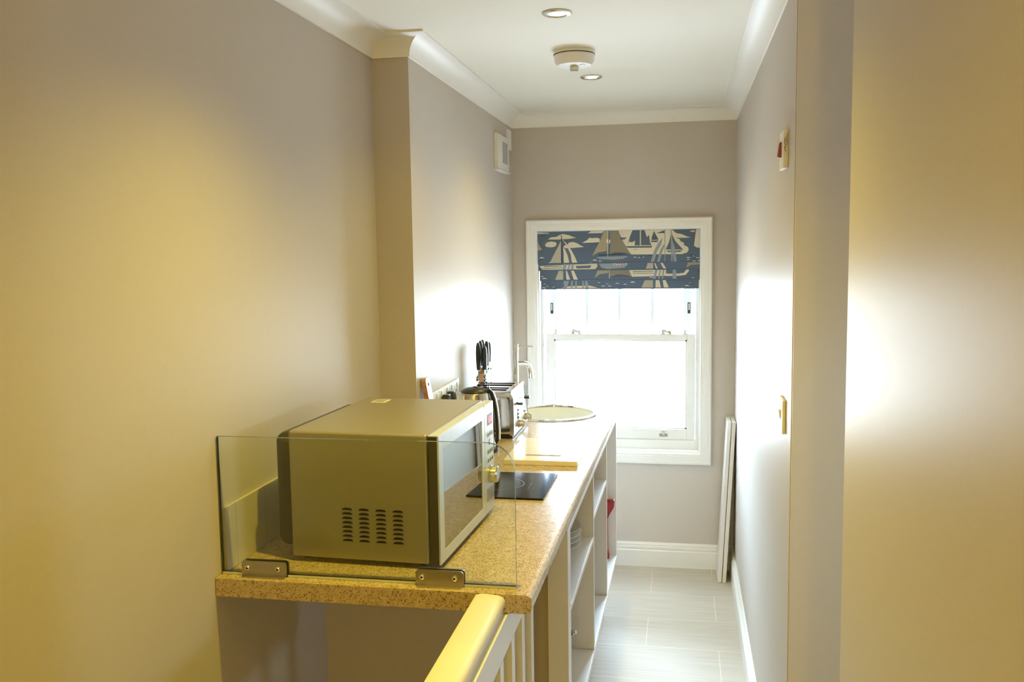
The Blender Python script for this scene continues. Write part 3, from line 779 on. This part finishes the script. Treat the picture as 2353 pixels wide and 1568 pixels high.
b = B().lathe([(0, 0), (.0225, 0), (.0225, .004), (.0205, .005), (.0205, .008), (.0215, .009), (.0205, .020), (.018, .0225), (0, .0235)], n=36, X=Matrix.Translation((.001, .416, Z0 + .096)) @ Matrix.Rotation(PI / 2, 4, 'Y'))
obj('dial', b, M['nickel'], pn, local=True)
obj('door_button', B().box(.0005, .0030, .388, .452, Z0 + .030, Z0 + .064, .001), M['silver'], pn, local=True)
for x, y in ((-.32, .04), (-.05, .04), (-.32, .42), (-.05, .42)):
    obj('foot', B().cyl((x, y, 0), (x, y, Z0), .012, .014, n=16), M['black'], t, local=True)
b = B().box(-.300, -.262, .378, .425, Z0 + Hh, Z0 + Hh + .0006, mi=0)
for i in range(4): b.box(-.296, -.268, .386 + i * .009, .389 + i * .009, Z0 + Hh + .0006, Z0 + Hh + .0009, mi=1)
obj('sticker', b, [M['cream'], M['mark']], t, local=True)

# ------------------------------------------------------------------ glass screen on the worktop edge
YG = 1.734
t = thing('glass_screen', 'clear glass safety screen with one rounded corner on steel brackets', 'glass screen', (-0.64, YG, ZC))
gx0, gx1, gz0, gz1, R = -0.9540, -0.3225, 0.9325, 1.2225, 0.058
out = [(gx0, gz0), (gx1, gz0), (gx1, gz1 - R)]
for i in range(1, 12):
    a = PI / 2 * i / 12
    out.append((gx1 - R + R * math.cos(a), gz1 - R + R * math.sin(a)))
out += [(gx1 - R, gz1), (gx0, gz1)]
tb = bmesh.new()
fr = [tb.verts.new((x, YG - .004, z)) for x, z in out]; bk = [tb.verts.new((x, YG + .004, z)) for x, z in out]
f1 = tb.faces.new(fr); f2 = tb.faces.new(bk)
sides = [tb.faces.new((fr[i], fr[(i + 1) % len(out)], bk[(i + 1) % len(out)], bk[i])) for i in range(len(out))]
bmesh.ops.recalc_face_normals(tb, faces=tb.faces[:])
for s in sides: s.material_index = 1
me = bpy.data.meshes.new('tmp'); tb.to_mesh(me); tb.free()
b = B(); b.bm.from_mesh(me); bpy.data.meshes.remove(me)
obj('glass_panel', b, [M['glass'], M['glass_edge']], t)
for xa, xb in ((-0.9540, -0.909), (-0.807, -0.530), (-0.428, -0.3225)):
    obj('edge_highlight', B().box(xa, xb, YG - .0045, YG + .0045, ZC, ZC + .0054, .001), M['edge_glint'], t)  # thin pale strip drawn as the bright highlight of the lit glass edge
for x0 in (-0.908, -0.529):
    b = B()
    def rr(x0, x1, z0, z1, r):
        o = []
        for cx, cz, a0 in ((x1 - r, z0 + r, -PI / 2), (x1 - r, z1 - r, 0), (x0 + r, z1 - r, PI / 2), (x0 + r, z0 + r, PI)):
            for i in range(6):
                a = a0 + PI / 2 * i / 5; o.append((cx + r * math.cos(a), cz + r * math.sin(a)))
        return o
    for y0 in (YG - .0085, YG + .0043): b.prism(rr(x0, x0 + .100, ZC + .0005, ZC + .0325, .007), y0, y0 + .004, axis='y')
    b.box(x0 + .004, x0 + .096, YG - .020, YG + .020, ZC, ZC + .003, .001)
    k = obj('clamp_bracket', b, M['bracket'], t)
    for sx in (.014, .082):
        xs, zs = x0 + sx, ZC + .0185
        X = Matrix.Translation((xs, YG - .0085, zs)) @ Matrix.Rotation(PI / 2, 4, 'X')
        b = B().lathe([(0, 0), (.0058, 0), (.0052, .0030), (.0026, .0046), (0, .0046)], n=20, X=X)
        b.lathe([(0, .0047), (.0024, .0047), (.0024, .0049), (0, .0049)], n=6, mi=1, X=X)
        obj('bolt', b, [M['chrome'], M['hole']], k)

# ------------------------------------------------------------------ balustrade
t = thing('stair_balustrade', 'cream painted stair balustrade with square spindles ending at the worktop', 'balustrade', (-0.355, 0.4, 0))
y0, y1 = -1.9, 1.700
hp = [(-.396, .887), (-.344, .887), (-.344, .900), (-.3395, .906), (-.3395, .915), (-.343, .9215), (-.352, .9255), (-.385, .9275), (-.398, .9245), (-.4015, .918), (-.4015, .906), (-.396, .900)]
obj('handrail', B().prism(hp, y0, y1, axis='y'), M['rail'], t, angle=40)
obj('rail_board', B().box(-.392, -.335, y0, 2.03, .816, .8865, .003), M['gloss'], t)
obj('bottom_rail', B().box(-.392, -.335, y0, 2.03, .0, .045, .003), M['gloss'], t)
for i in range(17):
    y = 1.995 - i * .1185
    obj('spindle', B().box(-.3675, -.3355, y - .0165, y + .0165, .045, .816, .001), M['gloss'], t)

# ------------------------------------------------------------------ hob
t = thing('induction_hob', 'black glass two-zone induction hob flush on the worktop', 'hob', (-0.60, 2.520, ZC), -0.0065)
obj('glass_top', B().box(-.235, .235, -.141, .141, .0002, .0055, .0018), M['hob'], t, local=True)
for x in (-.12, .09):
    obj('zone_ring', B().lathe([(.066, 0), (.0675, 0), (.0675, .0002), (.066, .0002), (.066, 0)], (x, 0, .0056), n=48), M['mark'], t, local=True)
b = B()
for i in range(4): b.lathe([(.0025, 0), (.0031, 0), (.0031, .0002), (.0025, .0002), (.0025, 0)], (.190, -.05 + i * .018, .0056), n=16)
for i in range(5): b.box(.176, .178, -.048 + i * .014, -.042 + i * .014, .0056, .0058)
obj('touch_button_print', b, M['mark'], t, local=True)

# ------------------------------------------------------------------ chopping board lying by the hob
t = thing('chopping_board', 'pale rectangular chopping board with a handle slot lying beyond the hob', 'chopping board', (-0.435, 2.945, ZC), -0.004)
obj('board', B().box(-.117, .117, -.171, .171, 0, .016, .002, seg=2), M['wood_pale'], t, local=True)
b = B().prism([(-.055, -.104), (.057, -.104), (.062, -.097), (.057, -.090), (-.055, -.090), (-.060, -.097)], .0161, .0165, axis='z')
obj('handle_slot', b, M['slot'], t, local=True)

# ------------------------------------------------------------------ toaster
t = thing('toaster', 'four-slice chrome toaster behind the kettle on the worktop', 'toaster', (-0.682, 3.3065, ZC), 0)
TX0, TX1 = -0.775, -0.604
def tprof(y0, y1, z0, z1, ch):
    return [(y0, z0), (y1, z0), (y1, z1 - ch), (y1 - ch * .35, z1 - ch * .3), (y1 - ch, z1), (y0 + ch, z1), (y0 + ch * .35, z1 - ch * .3), (y0, z1 - ch)]
obj('body', B().prism(tprof(3.160, 3.453, .945, 1.096, .024), TX0, TX1, axis='x'), M['chrome'], t, angle=50)
obj('plinth', B().box(-.785, -.595, 3.164, 3.449, .9275, .9455, .004), M['black'], t)
def cap(xa, xb, s):
    # end cap with a sloping upper edge
    tb = bmesh.new()
    p = tprof(3.158, 3.455, .940, 1.097, .026)
    A = [tb.verts.new((xa, y, z)) for y, z in p]
    Bv = [tb.verts.new((xb - (s * .013 if z > 1.085 else (s * .006 if z > 1.078 else 0)), y, z)) for y, z in p]
    tb.faces.new(A); tb.faces.new(Bv)
    for i in range(len(p)): tb.faces.new((A[i], A[(i + 1) % len(p)], Bv[(i + 1) % len(p)], Bv[i]))
    bmesh.ops.recalc_face_normals(tb, faces=tb.faces[:])
    return B().add(tb)
obj('end_cap', cap(TX0, -.792, -1), M['steel'], t, angle=25)
ec = obj('end_cap', cap(TX1, -.5885, 1), M['steel'], t, angle=25)
b = B()
for y in (3.212, 3.257, 3.325, 3.372): b.box(-.758, -.624, y - .013, y + .013, 1.0955, 1.0966, .0004)
obj('slots', b, M['hole'], t)
for y in (3.234, 3.3485): obj('slot_bar', B().box(-.764, -.618, y - .005, y + .005, 1.096, 1.0970, .0004), M['chrome'], t)
for y in (3.235, 3.380):
    obj('lever_slot', B().box(-.5888, -.5880, y - .004, y + .004, .985, 1.062), M['hole'], ec)
    obj('lever', B().box(-.5885, -.566, y - .017, y + .017, 1.040, 1.049, .003), M['black'], ec)
    b = B().lathe([(0, 0), (.0165, 0), (.0165, .003), (.013, .004), (.012, .018), (.010, .020), (0, .020)], n=28, X=Matrix.Translation((-.5885, y + .028, .966)) @ Matrix.Rotation(PI / 2, 4, 'Y'))
    b.box(-.572, -.566, y + .0255, y + .0305, .955, .977, .001)
    obj('browning_knob', b, M['nickel'], ec)
    for i in range(3): obj('button', B().cyl((-.5885, y + .012, .990 + i * .014), (-.586, y + .012, .990 + i * .014), .004, n=14), M['dark'], ec)

# ------------------------------------------------------------------ kettle
KC = (-0.686, 2.965)
t = thing('kettle', 'stainless steel jug kettle with black lid and handle in front of the toaster', 'kettle', (KC[0], KC[1], ZC))
c = (KC[0], KC[1], 0)
obj('power_base', B().lathe([(0, ZC), (.079, ZC), (.080, ZC + .004), (.078, ZC + .012), (0, ZC + .012)], c), M['black'], t)
obj('jug', B().lathe([(0, .940), (.068, .940), (.0685, .952), (.0655, .985), (.060, 1.035), (.054, 1.085), (.048, 1.122), (.045, 1.126), (0, 1.126)], c, n=56), M['steel'], t)
ld = obj('lid', B().lathe([(.0445, 1.124), (.0455, 1.130), (.040, 1.136), (.026, 1.1415), (0, 1.1430)], c, n=48), M['black'], t)
obj('lid_catch', B().ball((KC[0] + .004, KC[1], 1.143), .006, s=(1.5, 1, .6)), M['black'], ld)
a = math.radians(20); ux, uy = math.cos(a), math.sin(a)
hpts = [(.036, 1.131), (.047, 1.133), (.057, 1.122), (.064, 1.100), (.070, 1.070), (.074, 1.030), (.0765, .990), (.076, .962), (.069, .948)]
obj('handle', B().tube([(KC[0] + r * ux, KC[1] + r * uy, z) for r, z in hpts], [.010, .010, .010, .0105, .010, .0095, .009, .0085, .008], flat=(1, .75)), M['black'], t)
ha = obj('handle_inlay', B().tube([(KC[0] + (r + .006) * ux, KC[1] + (r + .006) * uy, z) for r, z in hpts[2:8]], .0085, flat=(1, .5)), M['steel'], t)
sp = B()
tb = bmesh.new()
vs = [tb.verts.new(p) for p in ((KC[0] - .040, KC[1] - .018, 1.124), (KC[0] - .064, KC[1], 1.126), (KC[0] - .040, KC[1] + .018, 1.124), (KC[0] - .052, KC[1] - .012, 1.092), (KC[0] - .052, KC[1] + .012, 1.092))]
for f in ((0, 1, 3), (1, 2, 4), (1, 4, 3), (0, 2, 1), (0, 3, 4, 2)): tb.faces.new([vs[i] for i in f])
bmesh.ops.recalc_face_normals(tb, faces=tb.faces[:])
obj('spout', sp.add(tb), M['steel'], t)

# ------------------------------------------------------------------ sink and tap
t = thing('round_sink', 'round inset sink with a chrome rim at the window end of the worktop', 'sink', (SKC[0], SKC[1], 0.78))
c = (SKC[0], SKC[1], 0)
obj('bowl', B().lathe([(.166, .926), (.158, .921), (.149, .885), (.146, .800), (.132, .782), (.03, .778), (.02, .774), (0, .774), (0, .770), (.134, .777), (.149, .797), (.152, .885), (.162, .921), (.166, .9262)], c, n=64), M['porcelain'], t)
obj('rim', B().lathe([(.1645, .928), (.166, .932), (.172, .9345), (.182, .933), (.1865, .9275), (.168, .9272), (.1645, .928)], c, n=72), M['chrome'], t)
obj('drain', B().lathe([(0, .7755), (.022, .7755), (.024, .779), (.018, .780), (0, .779)], c, n=28), M['chrome'], t)
TP = (-0.645, 3.52)
t = thing('mixer_tap', 'tall chrome mixer tap with a curved spout beside the round sink', 'tap', (TP[0], TP[1], ZC))
bd = obj('body', B().lathe([(0, ZC), (.024, ZC), (.024, ZC + .006), (.012, ZC + .008), (.0105, ZC + .02), (.0105, 1.198), (.0115, 1.199), (.0115, 1.201), (.0105, 1.202), (.0115, 1.205), (.0115, 1.228), (.010, 1.231), (0, 1.231)], (TP[0], TP[1], 0), n=32), M['chrome'], t)
dx, dy = .53, .85
sq = [(0, 1.154), (.018, 1.152), (.045, 1.149), (.062, 1.146), (.075, 1.139), (.084, 1.126), (.089, 1.108), (.090, 1.086)]
obj('spout', B().tube([(TP[0] + r * dx, TP[1] + r * dy, z) for r, z in sq], .0105, n=18), M['chrome'], t)
obj('lever', B().cyl((TP[0] + .008, TP[1] + .003, 1.222), (TP[0] + .062, TP[1] + .034, 1.219), .0032, .0028, n=14), M['chrome'], t)

# ------------------------------------------------------------------ knife block and knives
KX, KY = -0.783, 3.505
t = thing('knife_block', 'slim wooden knife block between green glass plates by the wall', 'knife block', (KX, KY, ZC))
side = [(KY, ZC + .004), (KY + .115, ZC + .004), (KY + .115, 1.150), (KY, 1.114)]
obj('core', B().prism(side, KX - .0090, KX + .0090, axis='x', bev=.001), M['wood_mid'], t)
obj('foot', B().box(KX - .045, KX + .055, KY - .005, KY + .125, ZC, ZC + .006, .002), M['wood_mid'], t)
gl = [(KY - .002, ZC + .006), (KY + .117, ZC + .006), (KY + .117, 1.138), (KY - .002, 1.100)]
for s in (-1, 1):
    p = obj('glass_plate', B().prism(gl, KX + s * .0165 - .002, KX + s * .0165 + .002, axis='x'), M['green_glass'], t)
    for yy, zz in ((KY + .006, 1.092), (KY + .108, 1.120), (KY + .006, .95), (KY + .108, .95)):
        obj('bolt', B().cyl((KX + s * .0090, yy, zz), (KX + s * .0225, yy, zz), .0042, n=16), M['chrome'], p)
def knife(x, y, zt, zb, tilt, w2, label):
    k = thing('knife', label, 'knife', (x, y, zb), group='black-handled knives in the block')
    tb = bmesh.new(); rings = []
    n = 9
    for i in range(n):
        u = i / (n - 1); z = zb + (zt - zb) * u
        wd = w2 * (.62 + .46 * math.sin(PI * min(1, u * 1.05)) ** .8) * (0.55 if i == n - 1 else 1)
        hh = .0098 * (.8 + .25 * math.sin(PI * u)) * (0.6 if i == n - 1 else 1)
        oy = tilt * u
        rings.append([tb.verts.new((x + hh * math.cos(2 * PI * j / 12), y + oy + wd * math.sin(2 * PI * j / 12), z)) for j in range(12)])
    for a, c2 in zip(rings, rings[1:]):
        for j in range(12): tb.faces.new((a[j], a[(j + 1) % 12], c2[(j + 1) % 12], c2[j]))
    tb.faces.new(rings[0]); tb.faces.new(rings[-1])
    bmesh.ops.recalc_face_normals(tb, faces=tb.faces[:])
    obj('handle', B().add(tb), M['black'], k, angle=50)
    obj('blade', B().prism([(y - .011, zb + .002), (y + .009, zb + .002), (y + .009, zb - .09), (y - .002, zb - .125)], x - .0008, x + .0008, axis='x'), M['steel'], k)
for x, y, zt, zb, ti, w2, lab in (
    (KX - .0128, KY + .018, 1.236, 1.127, -.004, .013, 'black-handled knife at the front of the wall-side row in the block'),
    (KX - .0125, KY + .054, 1.240, 1.139, .002, .013, 'black-handled knife in the middle of the wall-side row in the block'),
    (KX - .0125, KY + .090, 1.240, 1.151, .004, .012, 'black-handled knife at the back of the wall-side row in the block'),
    (KX + .0125, KY + .018, 1.222, 1.127, -.002, .013, 'shortest black-handled knife at the front of the room-side row'),
    (KX + .0125, KY + .056, 1.238, 1.139, .002, .013, 'tall black-handled knife in the middle of the room-side row'),
    (KX + .0125, KY + .096, 1.230, 1.151, .004, .011, 'slim black-handled knife at the back of the room-side row')):
    knife(x, y, zt, zb, ti, w2, lab)

# ------------------------------------------------------------------ sockets, plugs, paddle board, tongs
def socket(y, label):
    k = thing('wall_socket', label, 'socket', (XL, y, 1.035), group='white double sockets above the worktop')
    pt = obj('plate', B().box(XL, XL + .009, y, y + .138, 1.036, 1.121, .002), M['white'], k)
    for i in (0, 1):
        obj('switch', B().box(XL + .009, XL + .0125, y + .022 + i * .078, y + .036 + i * .078, 1.093, 1.112, .001), M['white'], pt)
        b = B()
        for q in ((.026, 1.078, .006, .010), (.016, 1.058, .008, .005), (.036, 1.058, .008, .005)):
            b.box(XL + .0088, XL + .0093, y + q[0] + i * .066, y + q[0] + q[2] + i * .066, q[1], q[1] + q[3])
        obj('pin_holes', b, M['hole'], pt)
socket(2.905, 'white double socket behind the wooden paddle board')
socket(3.047, 'white double socket with two black plugs above the worktop')
socket(3.189, 'white double socket with nothing plugged in, nearest the toaster')
for y, lab in ((3.062, 'black plug in the socket, nearer the paddle board'), (3.132, 'black plug in the socket, nearer the toaster')):
    k = thing('power_plug', lab, 'plug', (XL + .0095, y + .022, 1.05), group='black plugs in the double socket')
    obj('plug_body', B().prism([(y, 1.045), (y + .046, 1.045), (y + .046, 1.078), (y + .034, 1.098), (y + .012, 1.098), (y, 1.078)], XL + .0096, XL + .036, axis='x', bev=.003), M['black'], k)
    obj('cord', B().tube([(XL + .024, y + .023, 1.046), (XL + .026, y + .023, 1.03), (XL + .030, y + .026, 1.0), (XL + .032, y + .028, .96), (XL + .040, y + .03, ZC + .005)], .0034, n=10), M['black'], k)

t = thing('paddle_board', 'small brown wooden paddle board leaning on the wall behind the microwave', 'chopping board', (-0.80, 2.86, ZC))
X = Matrix.Translation((-0.776, 2.842, ZC)) @ Matrix.Rotation(-0.168, 4, 'Y')
o = [(0, 0), (.125, 0), (.130, .004), (.130, .12), (.118, .136), (.085, .15), (.083, .252), (.072, .262), (.052, .262), (.042, .252), (.040, .15), (.010, .136), (0, .12)]
o = [(-.010, .0), (.120, 0), (.125, .005), (.125, .15), (.112, .168), (.050, .180), (.046, .256), (.040, .265), (.005, .265), (-.002, .256), (-.004, .18), (-.010, .165)]
pb = obj('board', B().prism(o, -.016, .0, axis='x', bev=.0015, X=X), [M['wood_mid']], t)
obj('hang_hole', B().cyl((0, .024, .242), (.0006, .024, .242), .006, n=18).add(bmesh.new(), 0), M['hole'], pb, local=True) if False else None
hb = B(); hb.lathe([(0, 0), (.006, 0), (.006, .0006), (0, .0006)], n=18, X=X @ Matrix.Translation((0, .022, .243)) @ Matrix.Rotation(PI / 2, 4, 'Y'))
obj('hang_hole', hb, M['hole'], pb)

t = thing('tongs', 'white-tipped kitchen tongs standing between microwave and kettle', 'tongs', (-0.704, 2.846, ZC))
for s in (-1, 1):
    b = B().tube([(-0.704 + s * .002, 2.846, ZC), (-0.704 + s * .005, 2.846, ZC + .10), (-0.704 + s * .008, 2.846, ZC + .175), (-0.704 + s * .0095, 2.846, ZC + .205)], [.004, .004, .0055, .003], flat=(1, .7))
    obj('arm', b, M['white'], t)
obj('hinge', B().cyl((-.704, 2.838, ZC + .006), (-.704, 2.854, ZC + .006), .006, n=14), M['chrome'], t)

# ------------------------------------------------------------------ things on the shelves
for i, lab in enumerate(('white plate at the bottom of the stack on the shelf', 'white plate second from the bottom of the shelf stack', 'white plate second from the top of the shelf stack')):
    z = .6682 + i * .0166
    k = obj('dinner_plate', B().lathe([(0, .012), (.064, .012), (.066, .0), (.070, 0), (.072, .012), (.112, .0225), (.120, .0245), (.1205, .0265), (.112, .0255), (.074, .0165), (0, .0163)], (-.4255, 2.752, z), n=56), M['plate'], angle=50)
    tag(k, lab, 'plate', 'white plates stacked on the shelf')
k = obj('shallow_bowl', B().lathe([(0, 0), (.060, 0), (.066, .004), (.105, .016), (.117, .024), (.118, .026), (.114, .0255), (.100, .018), (.060, .009), (0, .007)], (-.4255, 2.752, .6682 + 3 * .0166), n=56), M['plate'], angle=50)
tag(k, 'white shallow bowl on top of the plate stack on the shelf', 'bowl')

def saucepan(c, z, r, h, hz, h0, h1, label):
    k = thing('saucepan', label, 'saucepan', (c[0], c[1], z))
    obj('pan', B().lathe([(0, 0), (r - .006, 0), (r, .006), (r, h), (r + .003, h + .002), (r - .002, h), (r - .003, .008), (0, .006)], (c[0], c[1], z), n=48), M['steel'], k)
    obj('lid', B().lathe([(r + .001, h + .002), (r * .7, h + .014), (.012, h + .020), (.012, h + .028), (.016, h + .034), (0, h + .036)], (c[0], c[1], z), n=40), M['steel'], k)
    p0, p1 = Vector(h0), Vector(h1)
    obj('handle', B().tube([p0, p0.lerp(p1, .3), p0.lerp(p1, .75), p1], [.006, .009, .010, .007], flat=(.8, 1)), M['black'], k)
    e = p1 + (p1 - p0).normalized() * .010
    obj('handle_ring', B().tube([p1, e], [.007, .005]), M['chrome'], k)
saucepan((-.46, 2.56), .2855, .095, .20, 0, (-.372, 2.520, .488), (-.303, 2.497, .512), 'steel saucepan with black handle below the plates')
saucepan((-.42, 3.13), .736, .085, .085, 0, (-.352, 3.19, .806), (-.296, 3.296, .842), 'small steel saucepan on the upper shelf nearer the sink')
k = obj('baking_tray', B().prism([(-.70, .2858), (-.312, .2858), (-.296, .30), (-.290, .66), (-.298, .690), (-.32, .700), (-.70, .700)], 2.925, 2.937, axis='y', bev=.003), M['black'])
tag(k, 'black baking tray standing on edge against the cabinet divider', 'baking tray')
k = thing('cutlery', 'dark thin utensil lying on the upper shelf beside the small saucepan', 'utensil', (-.34, 3.04, .736))
obj('stick', B().tube([(-.34, 2.99, .739), (-.300, 3.03, .739)], .0028, n=10), M['black'], k)
obj('stick', B().tube([(-.36, 3.05, .739), (-.315, 3.10, .739)], .0028, n=10), M['black'], k)
t = thing('dustpan', 'red plastic dustpan standing on its handle in the cabinet bay nearest the window', 'dustpan', (-.34, 3.79, .2855))
pp = [(-.420, .535), (-.2785, .545), (-.2800, .512), (-.300, .478), (-.308, .455), (-.372, .455), (-.380, .478), (-.418, .505)]
obj('pan', B().prism(pp, 3.775, 3.800, axis='y', bev=.004), M['red'], t)
obj('handle', B().prism([(-.352, .2858), (-.301, .2858), (-.300, .300), (-.306, .330), (-.307, .46), (-.345, .46), (-.346, .33)], 3.780, 3.798, axis='y', bev=.004), M['red'], t)

# ------------------------------------------------------------------ wall fittings
t = thing('ventilation_grille', 'white slatted ventilation box high on the left wall near the corner', 'vent', (XL, 4.235, 1.965))
obj('box', B().box(XL, XL + .016, 4.105, 4.365, 1.967, 2.130, .002), M['cream'], t)
fr = obj('front_plate', B().box(XL + .016, XL + .021, 4.112, 4.358, 1.972, 2.126, .002), M['white'], t)
b = B()
for i in range(13): b.box(XL + .0208, XL + .0214, 4.200, 4.325, 2.094 - i * .0075, 2.0972 - i * .0075)
obj('slats', b, M['dark'], fr)
obj('bottom_lip', B().box(XL, XL + .026, 4.100, 4.370, 1.963, 1.968, .001), M['white'], t)
k = obj('cable_box', B().box(XL, XL + .014, 4.385, 4.470, 2.085, 2.180, .003), M['white'])
tag(k, 'small pale junction box in the corner above the ventilation grille', 'junction box')
t = thing('isolator_switch', 'ivory square wall switch with a red rocker high on the right wall', 'switch', (XR, 2.392, 1.790))
pt = obj('back_box', B().box(XR - .012, XR, 2.346, 2.438, 1.790, 1.882, .002), M['cream'], t)
X = Matrix.Translation((XR - .012, 2.402, 1.838)) @ Matrix.Rotation(.14, 4, 'Y')
obj('rocker', B().box(-.0065, .004, -.013, .013, -.019, .019, .001, X=X), M['maroon'], t)
b = B()
for i, (z0, z1) in enumerate(((1.846, 1.862), (1.832, 1.843), (1.851, 1.866), (1.838, 1.848), (1.828, 1.835), (1.846, 1.874))):
    x = XR - .0100 + (0.0028 if i in (2, 3, 4) else (0.0062 if i == 5 else 0))
    b.box(x, x + .0011, 2.3455, 2.3462, z0, z1)
obj('print', b, M['dark'], pt)
t = thing('light_switch', 'white square light switch low on the right wall near its end', 'switch', (XR, 2.362, 1.134))
obj('plate', B().box(XR - .0085, XR, 2.318, 2.406, 1.134, 1.220, .003), M['cream'], t)
obj('rocker', B().prism([(XR - .0085, 1.166), (XR - .0085, 1.190), (XR - .0145, 1.189), (XR - .0105, 1.167)], 2.352, 2.372, axis='y'), M['wood_dark'] if False else M['cream'], t)

# two boards leaning by the window
def board(xb, xt, y0, y1, label, th=.0178, h=.778):
    k = thing('folding_panel', label, 'panel', (xb, (y0 + y1) / 2, 0), group='white panels leaning in the corner')
    dx = xt - xb
    tb = bmesh.new()
    P = [(xb, .001), (xb + th, .001), (xt + th, h), (xt, h)]
    b = B().prism(P, y0, y1, axis='y', bev=.0015)
    obj('board', b, M['cab'], k)
board(.1720, .2120, 4.343, 4.515, 'white panel leaning in the corner, the one facing the window aisle')
board(.1926, .2326, 4.343, 4.515, 'white panel leaning in the corner, behind the front one against the wall', th=.018)
